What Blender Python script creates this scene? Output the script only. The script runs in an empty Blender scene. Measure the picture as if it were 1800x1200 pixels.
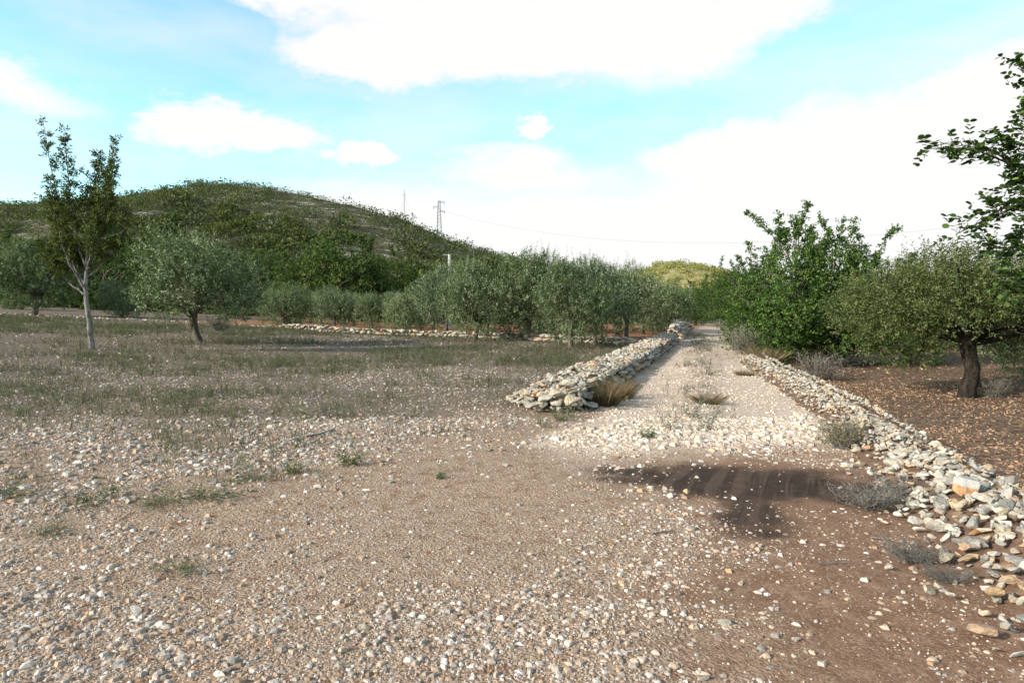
import bpy, bmesh, math
import numpy as np
from mathutils import Vector, Matrix

# ------------------------------------------------------------------ camera, sky, sun, exposure
scene = bpy.context.scene
COL = scene.collection
CAM_H = 1.5
PITCH = math.atan(55 / 1200)
cam_d = bpy.data.cameras.new('camera'); cam = bpy.data.objects.new('camera', cam_d); COL.objects.link(cam)
cam_d.lens = 24; cam_d.sensor_width = 36; cam_d.clip_end = 3000; cam_d.clip_start = 0.05
cam.location = (0, 0, CAM_H); cam.rotation_euler = (math.pi / 2 - PITCH, 0, 0)
scene.camera = cam
SUN_EL = math.radians(25); SUN_AZ = math.radians(-118)          # azimuth from +Y towards +X: left, a little behind the camera
sun_vec = Vector((math.sin(SUN_AZ) * math.cos(SUN_EL), math.cos(SUN_AZ) * math.cos(SUN_EL), math.sin(SUN_EL)))
sd = bpy.data.lights.new('sun', 'SUN'); sd.energy = 4.5; sd.angle = math.radians(1.5); sd.color = (1.0, 0.93, 0.83)
sun = bpy.data.objects.new('sun', sd); COL.objects.link(sun)
sun.rotation_euler = sun_vec.to_track_quat('Z', 'Y').to_euler()
vs = scene.view_settings
vs.view_transform = 'Standard'; vs.look = 'None'; vs.gamma = 1; vs.use_curve_mapping = False; vs.exposure = 0.82
cy = scene.cycles; cy.max_bounces = 3; cy.diffuse_bounces = 2; cy.glossy_bounces = 1; cy.transmission_bounces = 2; cy.caustics_reflective = False; cy.caustics_refractive = False
SKY_STRENGTH = 0.09

def build_world():
    w = bpy.data.worlds.new('World'); scene.world = w; w.use_nodes = True
    nt = w.node_tree; N = nt.nodes; L = nt.links; N.clear()
    out = N.new('ShaderNodeOutputWorld'); bg = N.new('ShaderNodeBackground'); bg.inputs[1].default_value = SKY_STRENGTH
    L.new(bg.outputs[0], out.inputs[0])
    sky = N.new('ShaderNodeTexSky'); sky.sky_type = 'NISHITA'; sky.sun_disc = False
    sky.sun_elevation = SUN_EL; sky.sun_rotation = SUN_AZ; sky.dust_density = 0.6; sky.ozone_density = 1.0
    tc = N.new('ShaderNodeTexCoord')
    def math_(op, a, b=None, c=None):
        n = N.new('ShaderNodeMath'); n.operation = op
        for i, v in enumerate((a, b, c)):
            if v is None: continue
            if isinstance(v, (int, float)): n.inputs[i].default_value = v
            else: L.new(v, n.inputs[i])
        return n.outputs[0]
    sep = N.new('ShaderNodeSeparateXYZ'); L.new(tc.outputs['Generated'], sep.inputs[0])
    az = math_('ARCTAN2', sep.outputs[0], sep.outputs[1]); el = math_('ARCSINE', sep.outputs[2])
    def noise(scale, detail, rough, vec, sc=(1, 1, 1)):
        m = N.new('ShaderNodeMapping'); m.inputs['Scale'].default_value = sc; L.new(vec, m.inputs[0])
        n = N.new('ShaderNodeTexNoise'); n.inputs['Scale'].default_value = scale
        n.inputs['Detail'].default_value = detail; n.inputs['Roughness'].default_value = rough
        L.new(m.outputs[0], n.inputs['Vector']); return n
    n1 = noise(5.0, 5, 0.66, tc.outputs['Generated'], (1, 1, 1.9))
    sepn = N.new('ShaderNodeSeparateColor'); L.new(n1.outputs['Color'], sepn.inputs[0])
    azw = math_('ADD', az, math_('MULTIPLY', math_('SUBTRACT', sepn.outputs[0], 0.5), 0.30))
    elw = math_('ADD', el, math_('MULTIPLY', math_('SUBTRACT', sepn.outputs[1], 0.5), 0.13))
    comb = N.new('ShaderNodeCombineXYZ'); L.new(azw, comb.inputs[0]); L.new(elw, comb.inputs[1])
    # cumulus banks: azimuth, elevation, half width, half height, weight
    blobs = [(0.06, .440, .36, .135, 1.0), (-0.18, .345, .18, .050, .9), (0.27, .41, .16, .10, 1.0), (0.02, .36, .22, .055, .9),
             (-.385, .236, .105, .036, .9), (-.222, .213, .066, .024, .9), (.03, .25, .036, .018, .8), (.02, .19, .15, .042, .6),
             (.34, .205, .16, .055, 1.0), (.47, .20, .18, .075, 1.0), (.64, .225, .16, .085, 1.0), (.42, .11, .36, .12, 1.0),
             (.12, .09, .30, .085, .9), (-.66, .25, .15, .028, .42), (-.30, .415, .14, .035, .9), (-.38, .455, .15, .04, 1.0),
             (-.28, .39, .09, .03, .35), (-.15, .13, .30, .06, .45), (.92, .20, .26, .15, 1.0)]
    acc = None
    for a, e, ra, re, wgt in blobs:
        s = N.new('ShaderNodeVectorMath'); s.operation = 'SUBTRACT'; L.new(comb.outputs[0], s.inputs[0]); s.inputs[1].default_value = (a, e, 0)
        m = N.new('ShaderNodeVectorMath'); m.operation = 'MULTIPLY'; L.new(s.outputs[0], m.inputs[0]); m.inputs[1].default_value = (1 / ra, 1 / re, 0)
        l = N.new('ShaderNodeVectorMath'); l.operation = 'LENGTH'; L.new(m.outputs[0], l.inputs[0])
        v = math_('MULTIPLY', math_('SUBTRACT', 1.12, l.outputs['Value']), wgt)
        acc = v if acc is None else math_('SMOOTH_MAX', acc, v, 0.12)
    # the rest of the sky carries the same broken cloud
    n2 = noise(2.3, 4, 0.6, tc.outputs['Generated'], (1, 1, 1.8))
    rest = math_('MULTIPLY', math_('SUBTRACT', n2.outputs[0], 0.50), 4.0)
    inview = N.new('ShaderNodeMapRange'); inview.inputs[1].default_value = .75; inview.inputs[2].default_value = 1.15
    L.new(math_('ADD', math_('ABSOLUTE', az), math_('MAXIMUM', math_('MULTIPLY', math_('SUBTRACT', el, .5), 1.5), 0.0)), inview.inputs[0])
    rest = math_('SUBTRACT', rest, math_('MULTIPLY', math_('SUBTRACT', 1.0, inview.outputs[0]), 1.2))
    dens = math_('MAXIMUM', acc, rest)
    mr = N.new('ShaderNodeMapRange'); mr.interpolation_type = 'SMOOTHSTEP'; L.new(dens, mr.inputs[0])
    mr.inputs[1].default_value = -0.06; mr.inputs[2].default_value = 0.40
    # thin veil of high cloud
    n3 = noise(3.2, 4, 0.6, tc.outputs['Generated'], (1, 1, 3.5))
    veil = N.new('ShaderNodeMapRange'); L.new(n3.outputs[0], veil.inputs[0]); veil.inputs[1].default_value = .38; veil.inputs[2].default_value = .75
    veil.inputs[4].default_value = .55
    fac = math_('MAXIMUM', mr.outputs[0], veil.outputs[0])
    mix = N.new('ShaderNodeMix'); mix.data_type = 'RGBA'; L.new(fac, mix.inputs['Factor'])
    tint = N.new('ShaderNodeMix'); tint.data_type = 'RGBA'; tint.blend_type = 'MULTIPLY'; tint.inputs['Factor'].default_value = 1
    L.new(sky.outputs[0], tint.inputs['A']); tint.inputs['B'].default_value = (1.68, 2.2, 2.0, 1)
    L.new(tint.outputs['Result'], mix.inputs['A']); mix.inputs['B'].default_value = (6.3, 6.3, 6.25, 1)
    L.new(mix.outputs['Result'], bg.inputs[0])
build_world()

# ------------------------------------------------------------------ helpers
R = np.random.default_rng(7)
def softplus(v, k=1.0): return np.logaddexp(0, v * k) / k
def sstep(a, b, v):
    t = np.clip((v - a) / (b - a), 0, 1); return t * t * (3 - 2 * t)
_lat = np.random.default_rng(99).random((256, 256))
def vnoise(x, y, seed=0):
    x = np.asarray(x, float) + seed * 17.3; y = np.asarray(y, float) + seed * 9.1
    xi = np.floor(x).astype(int); yi = np.floor(y).astype(int); fx = x - xi; fy = y - yi
    fx = fx * fx * (3 - 2 * fx); fy = fy * fy * (3 - 2 * fy)
    g = lambda a, b: _lat[a & 255, b & 255]
    return (g(xi, yi) * (1 - fx) + g(xi + 1, yi) * fx) * (1 - fy) + (g(xi, yi + 1) * (1 - fx) + g(xi + 1, yi + 1) * fx) * fy
def fbm(x, y, seed=0, o=4):
    s = 0; a = .5; n = 0
    for i in range(o):
        s = s + a * vnoise(x * 2 ** i, y * 2 ** i, seed + i * 3); n += a; a *= .5
    return s / n

RL_Y = [-40, 0, 3, 4, 5.7, 9.2, 13.3, 19, 51, 90]
RL_X = [2.0, 2.5, 2.92, 3.14, 3.62, 4.65, 5.6, 6.85, 15.7, 26]
def rline(y): return np.interp(y, RL_Y, RL_X)                 # centre of the rubble bank right of the track
LW_Y = [10.3, 16, 24, 32.7]; LW_X = [.75, 2.45, 4.85, 7.55]
def lline(y): return np.interp(y, [-40, 4, 7, 10.3, 32.7, 60, 90], [-14, -2.2, -.4, 1.3, 8.1, 16.4, 25])   # left edge of the track
def ground_h(x, y):
    x = np.asarray(x, float); y = np.asarray(y, float)
    h = 0.045 * np.minimum(softplus(-x - 8, 1.2), 60)
    h = h - 0.42 * sstep(.15, 1.5, x - rline(y))
    h = h + .05 * (fbm(x * .35, y * .35, 3) - .5) + .03 * (fbm(x * 1.6, y * 1.6, 5, 3) - .5)
    tr = sstep(6.5, 9, y) * sstep(0, .4, x - lline(y)) * sstep(0, .4, rline(y) - .5 - x)
    mid = (lline(y) + rline(y) - .6) / 2
    h = h + tr * .045 * np.exp(-((x - mid) / .45) ** 2)
    return h
def ray(px, py):
    u = (px - 900) / 1200; v = (600 - py) / 1200
    c, s = math.cos(PITCH), math.sin(PITCH)
    return np.array([u, c + v * s, v * c - s])
def at(px, py, hf=None):
    hf = hf or ground_h; d = ray(px, py); t = 1.0
    for _ in range(4000):
        p = np.array([0, 0, CAM_H]) + d * t
        if p[2] <= hf(p[0], p[1]): break
        t *= 1.004
    return float(p[0]), float(p[1]), float(hf(p[0], p[1]))
def xz(px, py, Y):
    d = ray(px, py); t = Y / d[1]; return np.array([d[0] * t, Y, CAM_H + d[2] * t])

def make_mesh(name, V, faces, col=None, mats=(), fmat=None, smooth=False):
    """faces: list of int arrays (M,k); col: per-vertex rgb"""
    V = np.asarray(V, np.float32); me = bpy.data.meshes.new(name)
    faces = [np.asarray(f, np.int32) for f in faces if len(f)]
    loops = np.concatenate([f.ravel() for f in faces]); sizes = np.concatenate([np.full(len(f), f.shape[1], np.int32) for f in faces])
    me.vertices.add(len(V)); me.vertices.foreach_set('co', V.ravel())
    me.loops.add(len(loops)); me.loops.foreach_set('vertex_index', loops)
    me.polygons.add(len(sizes)); st = np.zeros(len(sizes), np.int32); st[1:] = np.cumsum(sizes)[:-1]
    me.polygons.foreach_set('loop_start', st); me.polygons.foreach_set('loop_total', sizes)
    if fmat is not None: me.polygons.foreach_set('material_index', np.asarray(fmat, np.int32))
    me.polygons.foreach_set('use_smooth', np.full(len(sizes), smooth))
    if col is not None:
        a = me.color_attributes.new('col', 'FLOAT_COLOR', 'POINT')
        c = np.ones((len(V), 4), np.float32); c[:, :3] = col; a.data.foreach_set('color', c.ravel())
    for m in mats: me.materials.append(m)
    me.update(calc_edges=True); me.validate()
    return me
class MB:
    def __init__(s): s.V = []; s.F = {}; s.C = []; s.n = 0
    def add(s, V, F, C=(1, 1, 1)):
        V = np.asarray(V, float).reshape(-1, 3); F = np.asarray(F, int)
        s.V.append(V); s.F.setdefault(F.shape[1], []).append(F + s.n)
        C = np.asarray(C, float); s.C.append(np.broadcast_to(C, V.shape) if C.ndim == 1 else C); s.n += len(V)
    def mesh(s, name, mat, smooth=False):
        return make_mesh(name, np.concatenate(s.V), [np.concatenate(f) for f in s.F.values()], np.concatenate(s.C), (mat,), smooth=smooth)
    def tube(s, path, rad, n=6, C=(1, 1, 1), cap=True):
        path = np.asarray(path, float); k = len(path); rad = np.broadcast_to(np.asarray(rad, float), (k,))
        T = np.gradient(path, axis=0); T /= np.linalg.norm(T, axis=1)[:, None] + 1e-9
        up = np.array([0, 0, 1.]) if abs(T[:, 2]).mean() < .8 else np.array([1., 0, 0])
        A = np.cross(T, up); A /= np.linalg.norm(A, axis=1)[:, None] + 1e-9; B = np.cross(T, A)
        an = np.linspace(0, 2 * np.pi, n, endpoint=False)
        V = path[:, None] + rad[:, None, None] * (np.cos(an)[None, :, None] * A[:, None] + np.sin(an)[None, :, None] * B[:, None])
        i = np.arange(k - 1)[:, None] * n; j = np.arange(n)[None]; j2 = (j + 1) % n
        F = np.stack([i + j, i + j2, i + n + j2, i + n + j], -1).reshape(-1, 4)
        s.add(V.reshape(-1, 3), F, C)
def link(name, data, parent=None, loc=None, rot=None, scale=None):
    o = bpy.data.objects.new(name, data); COL.objects.link(o)
    if parent is not None: o.parent = parent
    if loc is not None: o.location = loc
    if rot is not None: o.rotation_euler = rot
    if scale is not None: o.scale = (scale,) * 3 if np.isscalar(scale) else scale
    return o
def tag(o, label=None, cat=None, group=None, kind=None):
    for k, v in (('label', label), ('category', cat), ('group', group), ('kind', kind)):
        if v: o[k] = v
    return o
def nrm(v): return v / (np.linalg.norm(v, axis=-1, keepdims=True) + 1e-9)

# ------------------------------------------------------------------ materials
class NT:
    def __init__(s, name):
        s.m = bpy.data.materials.new(name); s.m.use_nodes = True; s.t = s.m.node_tree; s.N = s.t.nodes; s.L = s.t.links
        s.p = s.N['Principled BSDF']; s.out = s.N['Material Output']
        s.p.inputs['Roughness'].default_value = .9; s.p.inputs['Specular IOR Level'].default_value = .06
    def set(s, sock, v):
        if hasattr(v, 'is_output'): s.L.new(v, sock)
        elif isinstance(v, tuple) and len(v) == 3 and sock.type == 'RGBA': sock.default_value = (*v, 1)
        else: sock.default_value = v
    def attr(s, name): n = s.N.new('ShaderNodeAttribute'); n.attribute_name = name; return n.outputs['Color']
    def obj(s): return s.N.new('ShaderNodeTexCoord').outputs['Object']
    def noise(s, scale, detail=5, rough=.6, vec=None):
        n = s.N.new('ShaderNodeTexNoise'); s.set(n.inputs['Vector'], vec if vec is not None else s.obj())
        n.inputs['Scale'].default_value = scale; n.inputs['Detail'].default_value = detail; n.inputs['Roughness'].default_value = rough
        return n.outputs[0]
    def math(s, op, a, b=0., c=None):
        n = s.N.new('ShaderNodeMath'); n.operation = op; s.set(n.inputs[0], a); s.set(n.inputs[1], b)
        if c is not None: s.set(n.inputs[2], c)
        return n.outputs[0]
    def rng(s, v, a, b, c=0., d=1.):
        n = s.N.new('ShaderNodeMapRange'); n.interpolation_type = 'SMOOTHSTEP'; s.set(n.inputs[0], v)
        for i, q in enumerate((a, b, c, d)): n.inputs[i + 1].default_value = q
        return n.outputs[0]
    def mix(s, f, a, b, mode='MIX'):
        n = s.N.new('ShaderNodeMix'); n.data_type = 'RGBA'; n.blend_type = mode
        s.set(n.inputs['Factor'], f); s.set(n.inputs['A'], a); s.set(n.inputs['B'], b); return n.outputs['Result']
    def ramp(s, v, stops, interp='LINEAR'):
        n = s.N.new('ShaderNodeValToRGB'); s.set(n.inputs[0], v); e = n.color_ramp; e.interpolation = interp
        while len(e.elements) < len(stops): e.elements.new(.5)
        for q, (p, c) in zip(e.elements, stops): q.position = p; q.color = (*c, 1)
        return n.outputs[0]
    def bump(s, h, strength, dist):
        n = s.N.new('ShaderNodeBump'); n.inputs['Strength'].default_value = strength; n.inputs['Distance'].default_value = dist
        s.set(n.inputs['Height'], h); s.L.new(n.outputs[0], s.p.inputs['Normal'])
    def base(s, c): s.set(s.p.inputs['Base Color'], c); return s
    def sepc(s, c): n = s.N.new('ShaderNodeSeparateColor'); s.L.new(c, n.inputs[0]); return n.outputs
    def translucent(s, col, f):
        t = s.N.new('ShaderNodeBsdfTranslucent'); s.set(t.inputs[0], col); mx = s.N.new('ShaderNodeMixShader')
        mx.inputs[0].default_value = f; s.L.new(s.p.outputs[0], mx.inputs[1]); s.L.new(t.outputs[0], mx.inputs[2]); s.L.new(mx.outputs[0], s.out.inputs[0])

STONE_RAMP = [(0, (.25, .235, .21)), (.18, (.37, .345, .305)), (.34, (.47, .435, .375)), (.46, (.43, .34, .24)), (.58, (.33, .31, .28)), (.72, (.47, .40, .30)), (.82, (.43, .28, .155)), (.91, (.56, .53, .47)), (1, (.41, .22, .105))]
def stone_mat(name, per_object):
    t = NT(name)
    if per_object:
        oi = t.N.new('ShaderNodeObjectInfo'); c = t.ramp(oi.outputs['Random'], STONE_RAMP)
        vec = t.N.new('ShaderNodeVectorMath'); vec.operation = 'ADD'; t.L.new(t.obj(), vec.inputs[0])
        sc = t.N.new('ShaderNodeVectorMath'); sc.operation = 'SCALE'; t.L.new(oi.outputs['Location'], sc.inputs[0]); sc.inputs['Scale'].default_value = 3.7
        t.L.new(sc.outputs[0], vec.inputs[1]); v = vec.outputs[0]; k = .25
    else:
        c = t.attr('col'); v = t.obj(); k = 1
    n1 = t.noise(9 * k, 6, .7, v); n2 = t.noise(3.0 * k * 2, 4, .6, v); n3 = t.noise(40 * k, 3, .6, v)
    c = t.mix(t.rng(n1, .42, .72), c, t.mix(1., c, (.55, .52, .48), 'MULTIPLY'))
    c = t.mix(t.rng(n2, .55, .75, 0, .7), c, (.42, .28, .16))
    c = t.mix(t.rng(n3, .54, .70, 0, .6), c, (.16, .15, .135))
    t.base(c); t.bump(t.math('ADD', n1, t.math('MULTIPLY', n3, .4)), .7, .02 if not per_object else .06)
    return t.m
M_STONE = stone_mat('limestone', True); M_STONES = stone_mat('limestone_merged', False)
def attr_mat(name, trans=0., rough=.85, spec=.25, tcol=1.0, vary=False):
    t = NT(name); c = t.attr('col')
    if vary: oi = t.N.new('ShaderNodeObjectInfo'); c = t.mix(1., c, t.ramp(oi.outputs['Random'], [(0, (.72, .76, .70)), (.35, (1.0, 1.0, .92)), (.65, (.86, .90, .95)), (1, (1.14, 1.12, 1.06))]), 'MULTIPLY')
    t.base(c); t.p.inputs['Roughness'].default_value = rough; t.p.inputs['Specular IOR Level'].default_value = spec
    if trans: t.translucent(t.mix(1., c, (1.1 * tcol, 1.25 * tcol, .6 * tcol), 'MULTIPLY'), trans)
    return t.m
M_LEAF = attr_mat('olive_leaf', .2, .6, .14, vary=True); M_CAROB = attr_mat('carob_leaf', .25, .6, .12, vary=True); M_DRY = attr_mat('dry_grass', .25, .9, .05)
M_PEB = attr_mat('pebble', 0, .9, .08); M_LITTER = attr_mat('litter', .1)
def bark_mat(name, a, b, sc):
    t = NT(name); m = t.N.new('ShaderNodeMapping'); m.inputs['Scale'].default_value = (1, 1, .3); t.L.new(t.obj(), m.inputs[0])
    n = t.noise(sc, 7, .7, m.outputs[0]); n2 = t.noise(sc * 4, 4, .6, m.outputs[0])
    t.base(t.mix(t.rng(t.math('ADD', t.math('MULTIPLY', n, .75), t.math('MULTIPLY', n2, .25)), .38, .62), a, b)); t.bump(n, .9, .05); return t.m
M_BARK = bark_mat('olive_bark', (.05, .04, .032), (.16, .135, .11), 9)
M_PALE = bark_mat('pale_bark', (.06, .052, .047), (.27, .245, .225), 9)
M_DARKBARK = bark_mat('dark_bark', (.012, .010, .008), (.045, .036, .028), 10)
M_TWIG = bark_mat('grey_twig', (.12, .10, .085), (.30, .27, .24), 20)

# ------------------------------------------------------------------ ground
def zones(x, y):
    n = fbm(x * .8, y * .8, 11) - .5; n2 = fbm(x * 2.5, y * 2.5, 21, 3) - .5; n3 = fbm(x * 4.5, y * 4.5, 27, 3) - .5
    xl = x - lline(y) + n * .8; xr = rline(y) - x + n * .5
    track = sstep(6.3, 8.6, y + n * 2.6 + n2 * 1.2) * sstep(-.1, .35, xl) * sstep(-.2, .3, xr + .25) * sstep(-.6, .5, 62 - y)
    strip = np.exp(-((x - (lline(y) + rline(y) - .6) / 2 + n * .5) / .42) ** 2) * sstep(8.3, 10, y)
    track = track * (1 - .75 * strip * sstep(-.12, .1, n2 + n3))
    soil = sstep(.0, 1.3, x - .35 - .10 * (y - 3) + n * 1.5 + n2 * .6) * (1 - sstep(6.4, 7.3, y + n)) * sstep(.0, .3, xr + .5)
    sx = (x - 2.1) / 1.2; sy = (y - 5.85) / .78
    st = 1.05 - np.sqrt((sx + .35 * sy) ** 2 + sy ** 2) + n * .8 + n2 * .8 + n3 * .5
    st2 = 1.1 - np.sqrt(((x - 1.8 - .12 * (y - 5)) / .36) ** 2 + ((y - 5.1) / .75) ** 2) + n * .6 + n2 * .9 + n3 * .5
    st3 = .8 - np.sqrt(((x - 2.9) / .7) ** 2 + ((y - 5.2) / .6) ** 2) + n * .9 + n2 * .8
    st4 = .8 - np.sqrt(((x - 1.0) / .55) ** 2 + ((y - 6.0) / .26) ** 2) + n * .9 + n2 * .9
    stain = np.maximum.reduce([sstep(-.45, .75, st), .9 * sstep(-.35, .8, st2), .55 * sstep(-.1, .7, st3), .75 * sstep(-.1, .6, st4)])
    right = sstep(.3, .9, x - rline(y) + n * .6)
    fw = np.interp(x, [-80, -35, -18, -3.2, 5, 8.2, 14], [47.5, 47, 46, 38, 28.6, 27.5, 27.5])
    red = sstep(-28, -18, x) * sstep(-.3, 1.2, y - fw + n * 2) * (1 - sstep(-.6, .2, xl)) * (1 - right)
    field = (1 - sstep(-1.4, -.1, xl - 0)) * sstep(5.0, 12.5, y + n * 6 + n2 * 3 - .14 * x) * (1 - red) * (1 - right)
    return dict(track=track, soil=soil, stain=stain, right=right, red=red, field=field, strip=strip)
def build_ground():
    a = 2.0; tx = np.linspace(-math.asinh(300), math.asinh(300), 340); X = a * np.sinh(tx)
    ty = np.linspace(-math.asinh(20), math.asinh(400), 370); Y = 5.0 + a * np.sinh(ty)
    gx, gy = np.meshgrid(X, Y); x = gx.ravel(); y = gy.ravel(); z = ground_h(x, y)
    zo = zones(x, y)
    nx, ny = len(X), len(Y); i = np.arange(ny - 1)[:, None] * nx + np.arange(nx - 1)[None]
    F = np.stack([i, i + 1, i + nx + 1, i + nx], -1).reshape(-1, 4)
    me = make_mesh('ground', np.stack([x, y, z], -1), [F], np.stack([zo['track'], zo['soil'], zo['stain']], -1), smooth=True)
    b = me.color_attributes.new('col2', 'FLOAT_COLOR', 'POINT'); c = np.ones((len(x), 4), np.float32)
    c[:, 0] = zo['right']; c[:, 1] = zo['red']; c[:, 2] = zo['field']; b.data.foreach_set('color', c.ravel())
    t = NT('ground'); A = t.sepc(t.attr('col')); B = t.sepc(t.attr('col2'))
    nb = t.noise(.9, 6, .6); nf = t.noise(7, 6, .65); ng = t.noise(60, 4, .65)
    wn = t.N.new('ShaderNodeTexNoise'); wn.inputs['Scale'].default_value = 9; wn.inputs['Detail'].default_value = 3; t.L.new(t.obj(), wn.inputs['Vector']); wv = t.N.new('ShaderNodeVectorMath'); wv.operation = 'MULTIPLY_ADD'; t.L.new(wn.outputs['Color'], wv.inputs[0]); wv.inputs[1].default_value = (.12, .12, .12); t.L.new(t.obj(), wv.inputs[2])
    vor = t.N.new('ShaderNodeTexVoronoi'); vor.inputs['Scale'].default_value = 46; t.L.new(wv.outputs[0], vor.inputs['Vector'])
    vor2 = t.N.new('ShaderNodeTexVoronoi'); vor2.inputs['Scale'].default_value = 130; t.L.new(wv.outputs[0], vor2.inputs['Vector'])
    pv = t.sepc(vor.outputs['Color'])[0]; pv2 = t.sepc(vor2.outputs['Color'])[0]
    grit = t.ramp(pv2, [(0, (.13, .09, .065)), (.3, (.27, .195, .145)), (.6, (.38, .30, .235)), (.85, (.46, .385, .315)), (1, (.36, .23, .14))])
    brown = t.mix(t.rng(nf, .35, .7), (.19, .112, .072), (.30, .20, .138))
    c = t.mix(t.rng(nf, .26, .56), brown, grit)
    track = t.ramp(pv, [(0, (.31, .245, .195)), (.4, (.49, .415, .35)), (.8, (.64, .57, .50)), (1, (.50, .37, .27))])
    c = t.mix(t.math('MULTIPLY', A[0], t.rng(nf, .2, .5, .75, 1.)), c, t.mix(t.rng(nf, .25, .5), (.48, .36, .275), track))
    soil = t.mix(t.rng(t.math('ADD', t.math('MULTIPLY', nf, .6), t.math('MULTIPLY', ng, .4)), .42, .66), (.155, .087, .057), (.275, .18, .125))
    soil = t.mix(t.rng(pv2, .72, .9, 0, .7), soil, (.34, .26, .20))
    c = t.mix(t.math('MULTIPLY', A[1], t.rng(nf, .2, .55, .75, 1.)), c, soil)
    fieldc = t.mix(t.rng(nf, .35, .65), (.075, .062, .048), (.16, .135, .108)); c = t.mix(t.math('MULTIPLY', B[2], .9), c, t.mix(t.rng(pv, .6, .95, 0, .55), fieldc, (.36, .32, .28)))
    c = t.mix(B[1], c, t.mix(t.rng(nf, .35, .7), (.20, .095, .055), (.30, .17, .11)))
    c = t.mix(B[0], c, t.mix(t.rng(nf, .35, .65), (.075, .05, .036), t.mix(t.rng(pv, .3, .8), (.14, .09, .062), (.32, .24, .18))))
    mp0 = t.N.new('ShaderNodeMapping'); mp0.inputs['Rotation'].default_value = (0, 0, math.radians(24)); t.L.new(t.obj(), mp0.inputs[0])
    mp = t.N.new('ShaderNodeMapping'); mp.inputs['Scale'].default_value = (11, .7, 1); t.L.new(mp0.outputs[0], mp.inputs[0])
    rut = t.rng(t.noise(1.0, 2, .5, mp.outputs[0]), .40, .62)
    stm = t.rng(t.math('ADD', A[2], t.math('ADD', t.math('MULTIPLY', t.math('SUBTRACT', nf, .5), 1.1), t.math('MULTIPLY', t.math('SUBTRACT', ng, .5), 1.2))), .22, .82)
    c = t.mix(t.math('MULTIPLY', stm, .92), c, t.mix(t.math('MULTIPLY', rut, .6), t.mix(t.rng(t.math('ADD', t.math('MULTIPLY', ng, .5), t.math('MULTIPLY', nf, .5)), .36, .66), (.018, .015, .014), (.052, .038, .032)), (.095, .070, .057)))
    t.base(t.mix(1., c, (.90, .835, .77), 'MULTIPLY'))
    hgt = t.math('ADD', t.math('MULTIPLY', t.math('SUBTRACT', 1., vor.outputs['Distance']), t.math('SUBTRACT', 1., t.math('MAXIMUM', t.math('MULTIPLY', A[1], .85), A[2]))), t.math('MULTIPLY', ng, .5))
    hgt = t.math('ADD', hgt, t.math('MULTIPLY', t.math('MULTIPLY', rut, t.math('MULTIPLY', t.rng(A[2], .8, 1.), t.rng(nb, .38, .55))), .75)); hgt = t.math('ADD', hgt, t.math('MULTIPLY', nf, .8))
    t.bump(hgt, .6, .02)
    me.materials.append(t.m)
    return tag(link('ground', me), kind='structure')
GROUND = build_ground()

# ------------------------------------------------------------------ hills
PXR = [-500, -250, 0, 60, 230, 300, 345, 375, 430, 480, 560, 640, 700, 735, 780, 830, 890, 950, 1010, 1100, 1200, 1300]
PYR = [372, 358, 355, 354, 349, 341, 330, 323, 322, 328, 345, 362, 380, 392, 413, 430, 448, 462, 482, 512, 545, 552]
_ry = np.array([150 + 9 * math.sin(p / 160) for p in PXR]); _rx = (np.array(PXR) - 900) / 1200 * _ry; _rz = CAM_H + (545 - np.array(PYR)) / 1200 * _ry - .7
def hill_h(x, y):
    x = np.asarray(x, float); y = np.asarray(y, float)
    yr = np.interp(x, _rx, _ry); zr = np.interp(x, _rx, _rz); zr = np.where(x < _rx[0], _rz[0] - (x - _rx[0]) * -.1, zr)
    yf = 68.; t = np.clip((y - yf) / (yr - yf), 0, 1); up = .35 * np.sin(t * np.pi / 2) ** 1.5 + .65 * t
    dn = .5 + .5 * np.cos(np.clip((y - yr) / 130, 0, 1) * np.pi)
    prof = np.where(y < yr, up, dn)
    n = (fbm(x * .05, y * .05, 31) - .5) * 3.4 * np.sin(np.clip(t, 0, 1) * np.pi) + (fbm(x * .22, y * .22, 37) - .5) * 1.3 * prof
    return -.6 + (zr + .6) * prof + n * np.clip(zr / 12, 0, 1)
def hill2_h(x, y):
    x = np.asarray(x, float); y = np.asarray(y, float)
    px = 900 + 1200 * x / 285; e = np.interp(px, [980, 1060, 1110, 1150, 1190, 1240, 1290, 1340, 1420], [545, 500, 474, 460, 457, 468, 489, 510, 548])
    zr = (545 - e) / 1200 * 285; p = np.where(y < 285, np.sin(np.clip((y - 190) / 95, 0, 1) * np.pi / 2) ** 1.3, .5 + .5 * np.cos(np.clip((y - 285) / 80, 0, 1) * np.pi))
    return -.6 + zr * p + (fbm(x * .1, y * .1, 41) - .5) * 2.5 * p
def hill_mat(name, scrub, rock, soil):
    t = NT(name); n1 = t.noise(.11, 7, .65); n2 = t.noise(.55, 6, .7); n3 = t.noise(2.2, 4, .6)
    c = t.mix(t.rng(n2, .40, .62), soil, scrub)
    m = t.N.new('ShaderNodeMapping'); m.inputs['Scale'].default_value = (.5, 1, 2.2); t.L.new(t.obj(), m.inputs[0]); n4 = t.noise(.35, 6, .7, m.outputs[0])
    c = t.mix(t.rng(t.math('ADD', t.math('MULTIPLY', n4, .7), t.math('MULTIPLY', n3, .3)), .52, .60), c, rock)
    t.base(t.mix(t.rng(n3, .3, .7, 0, .5), c, t.mix(1., c, (.55, .55, .5), 'MULTIPLY'))); t.bump(n3, 1., .6); return t.m
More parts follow.
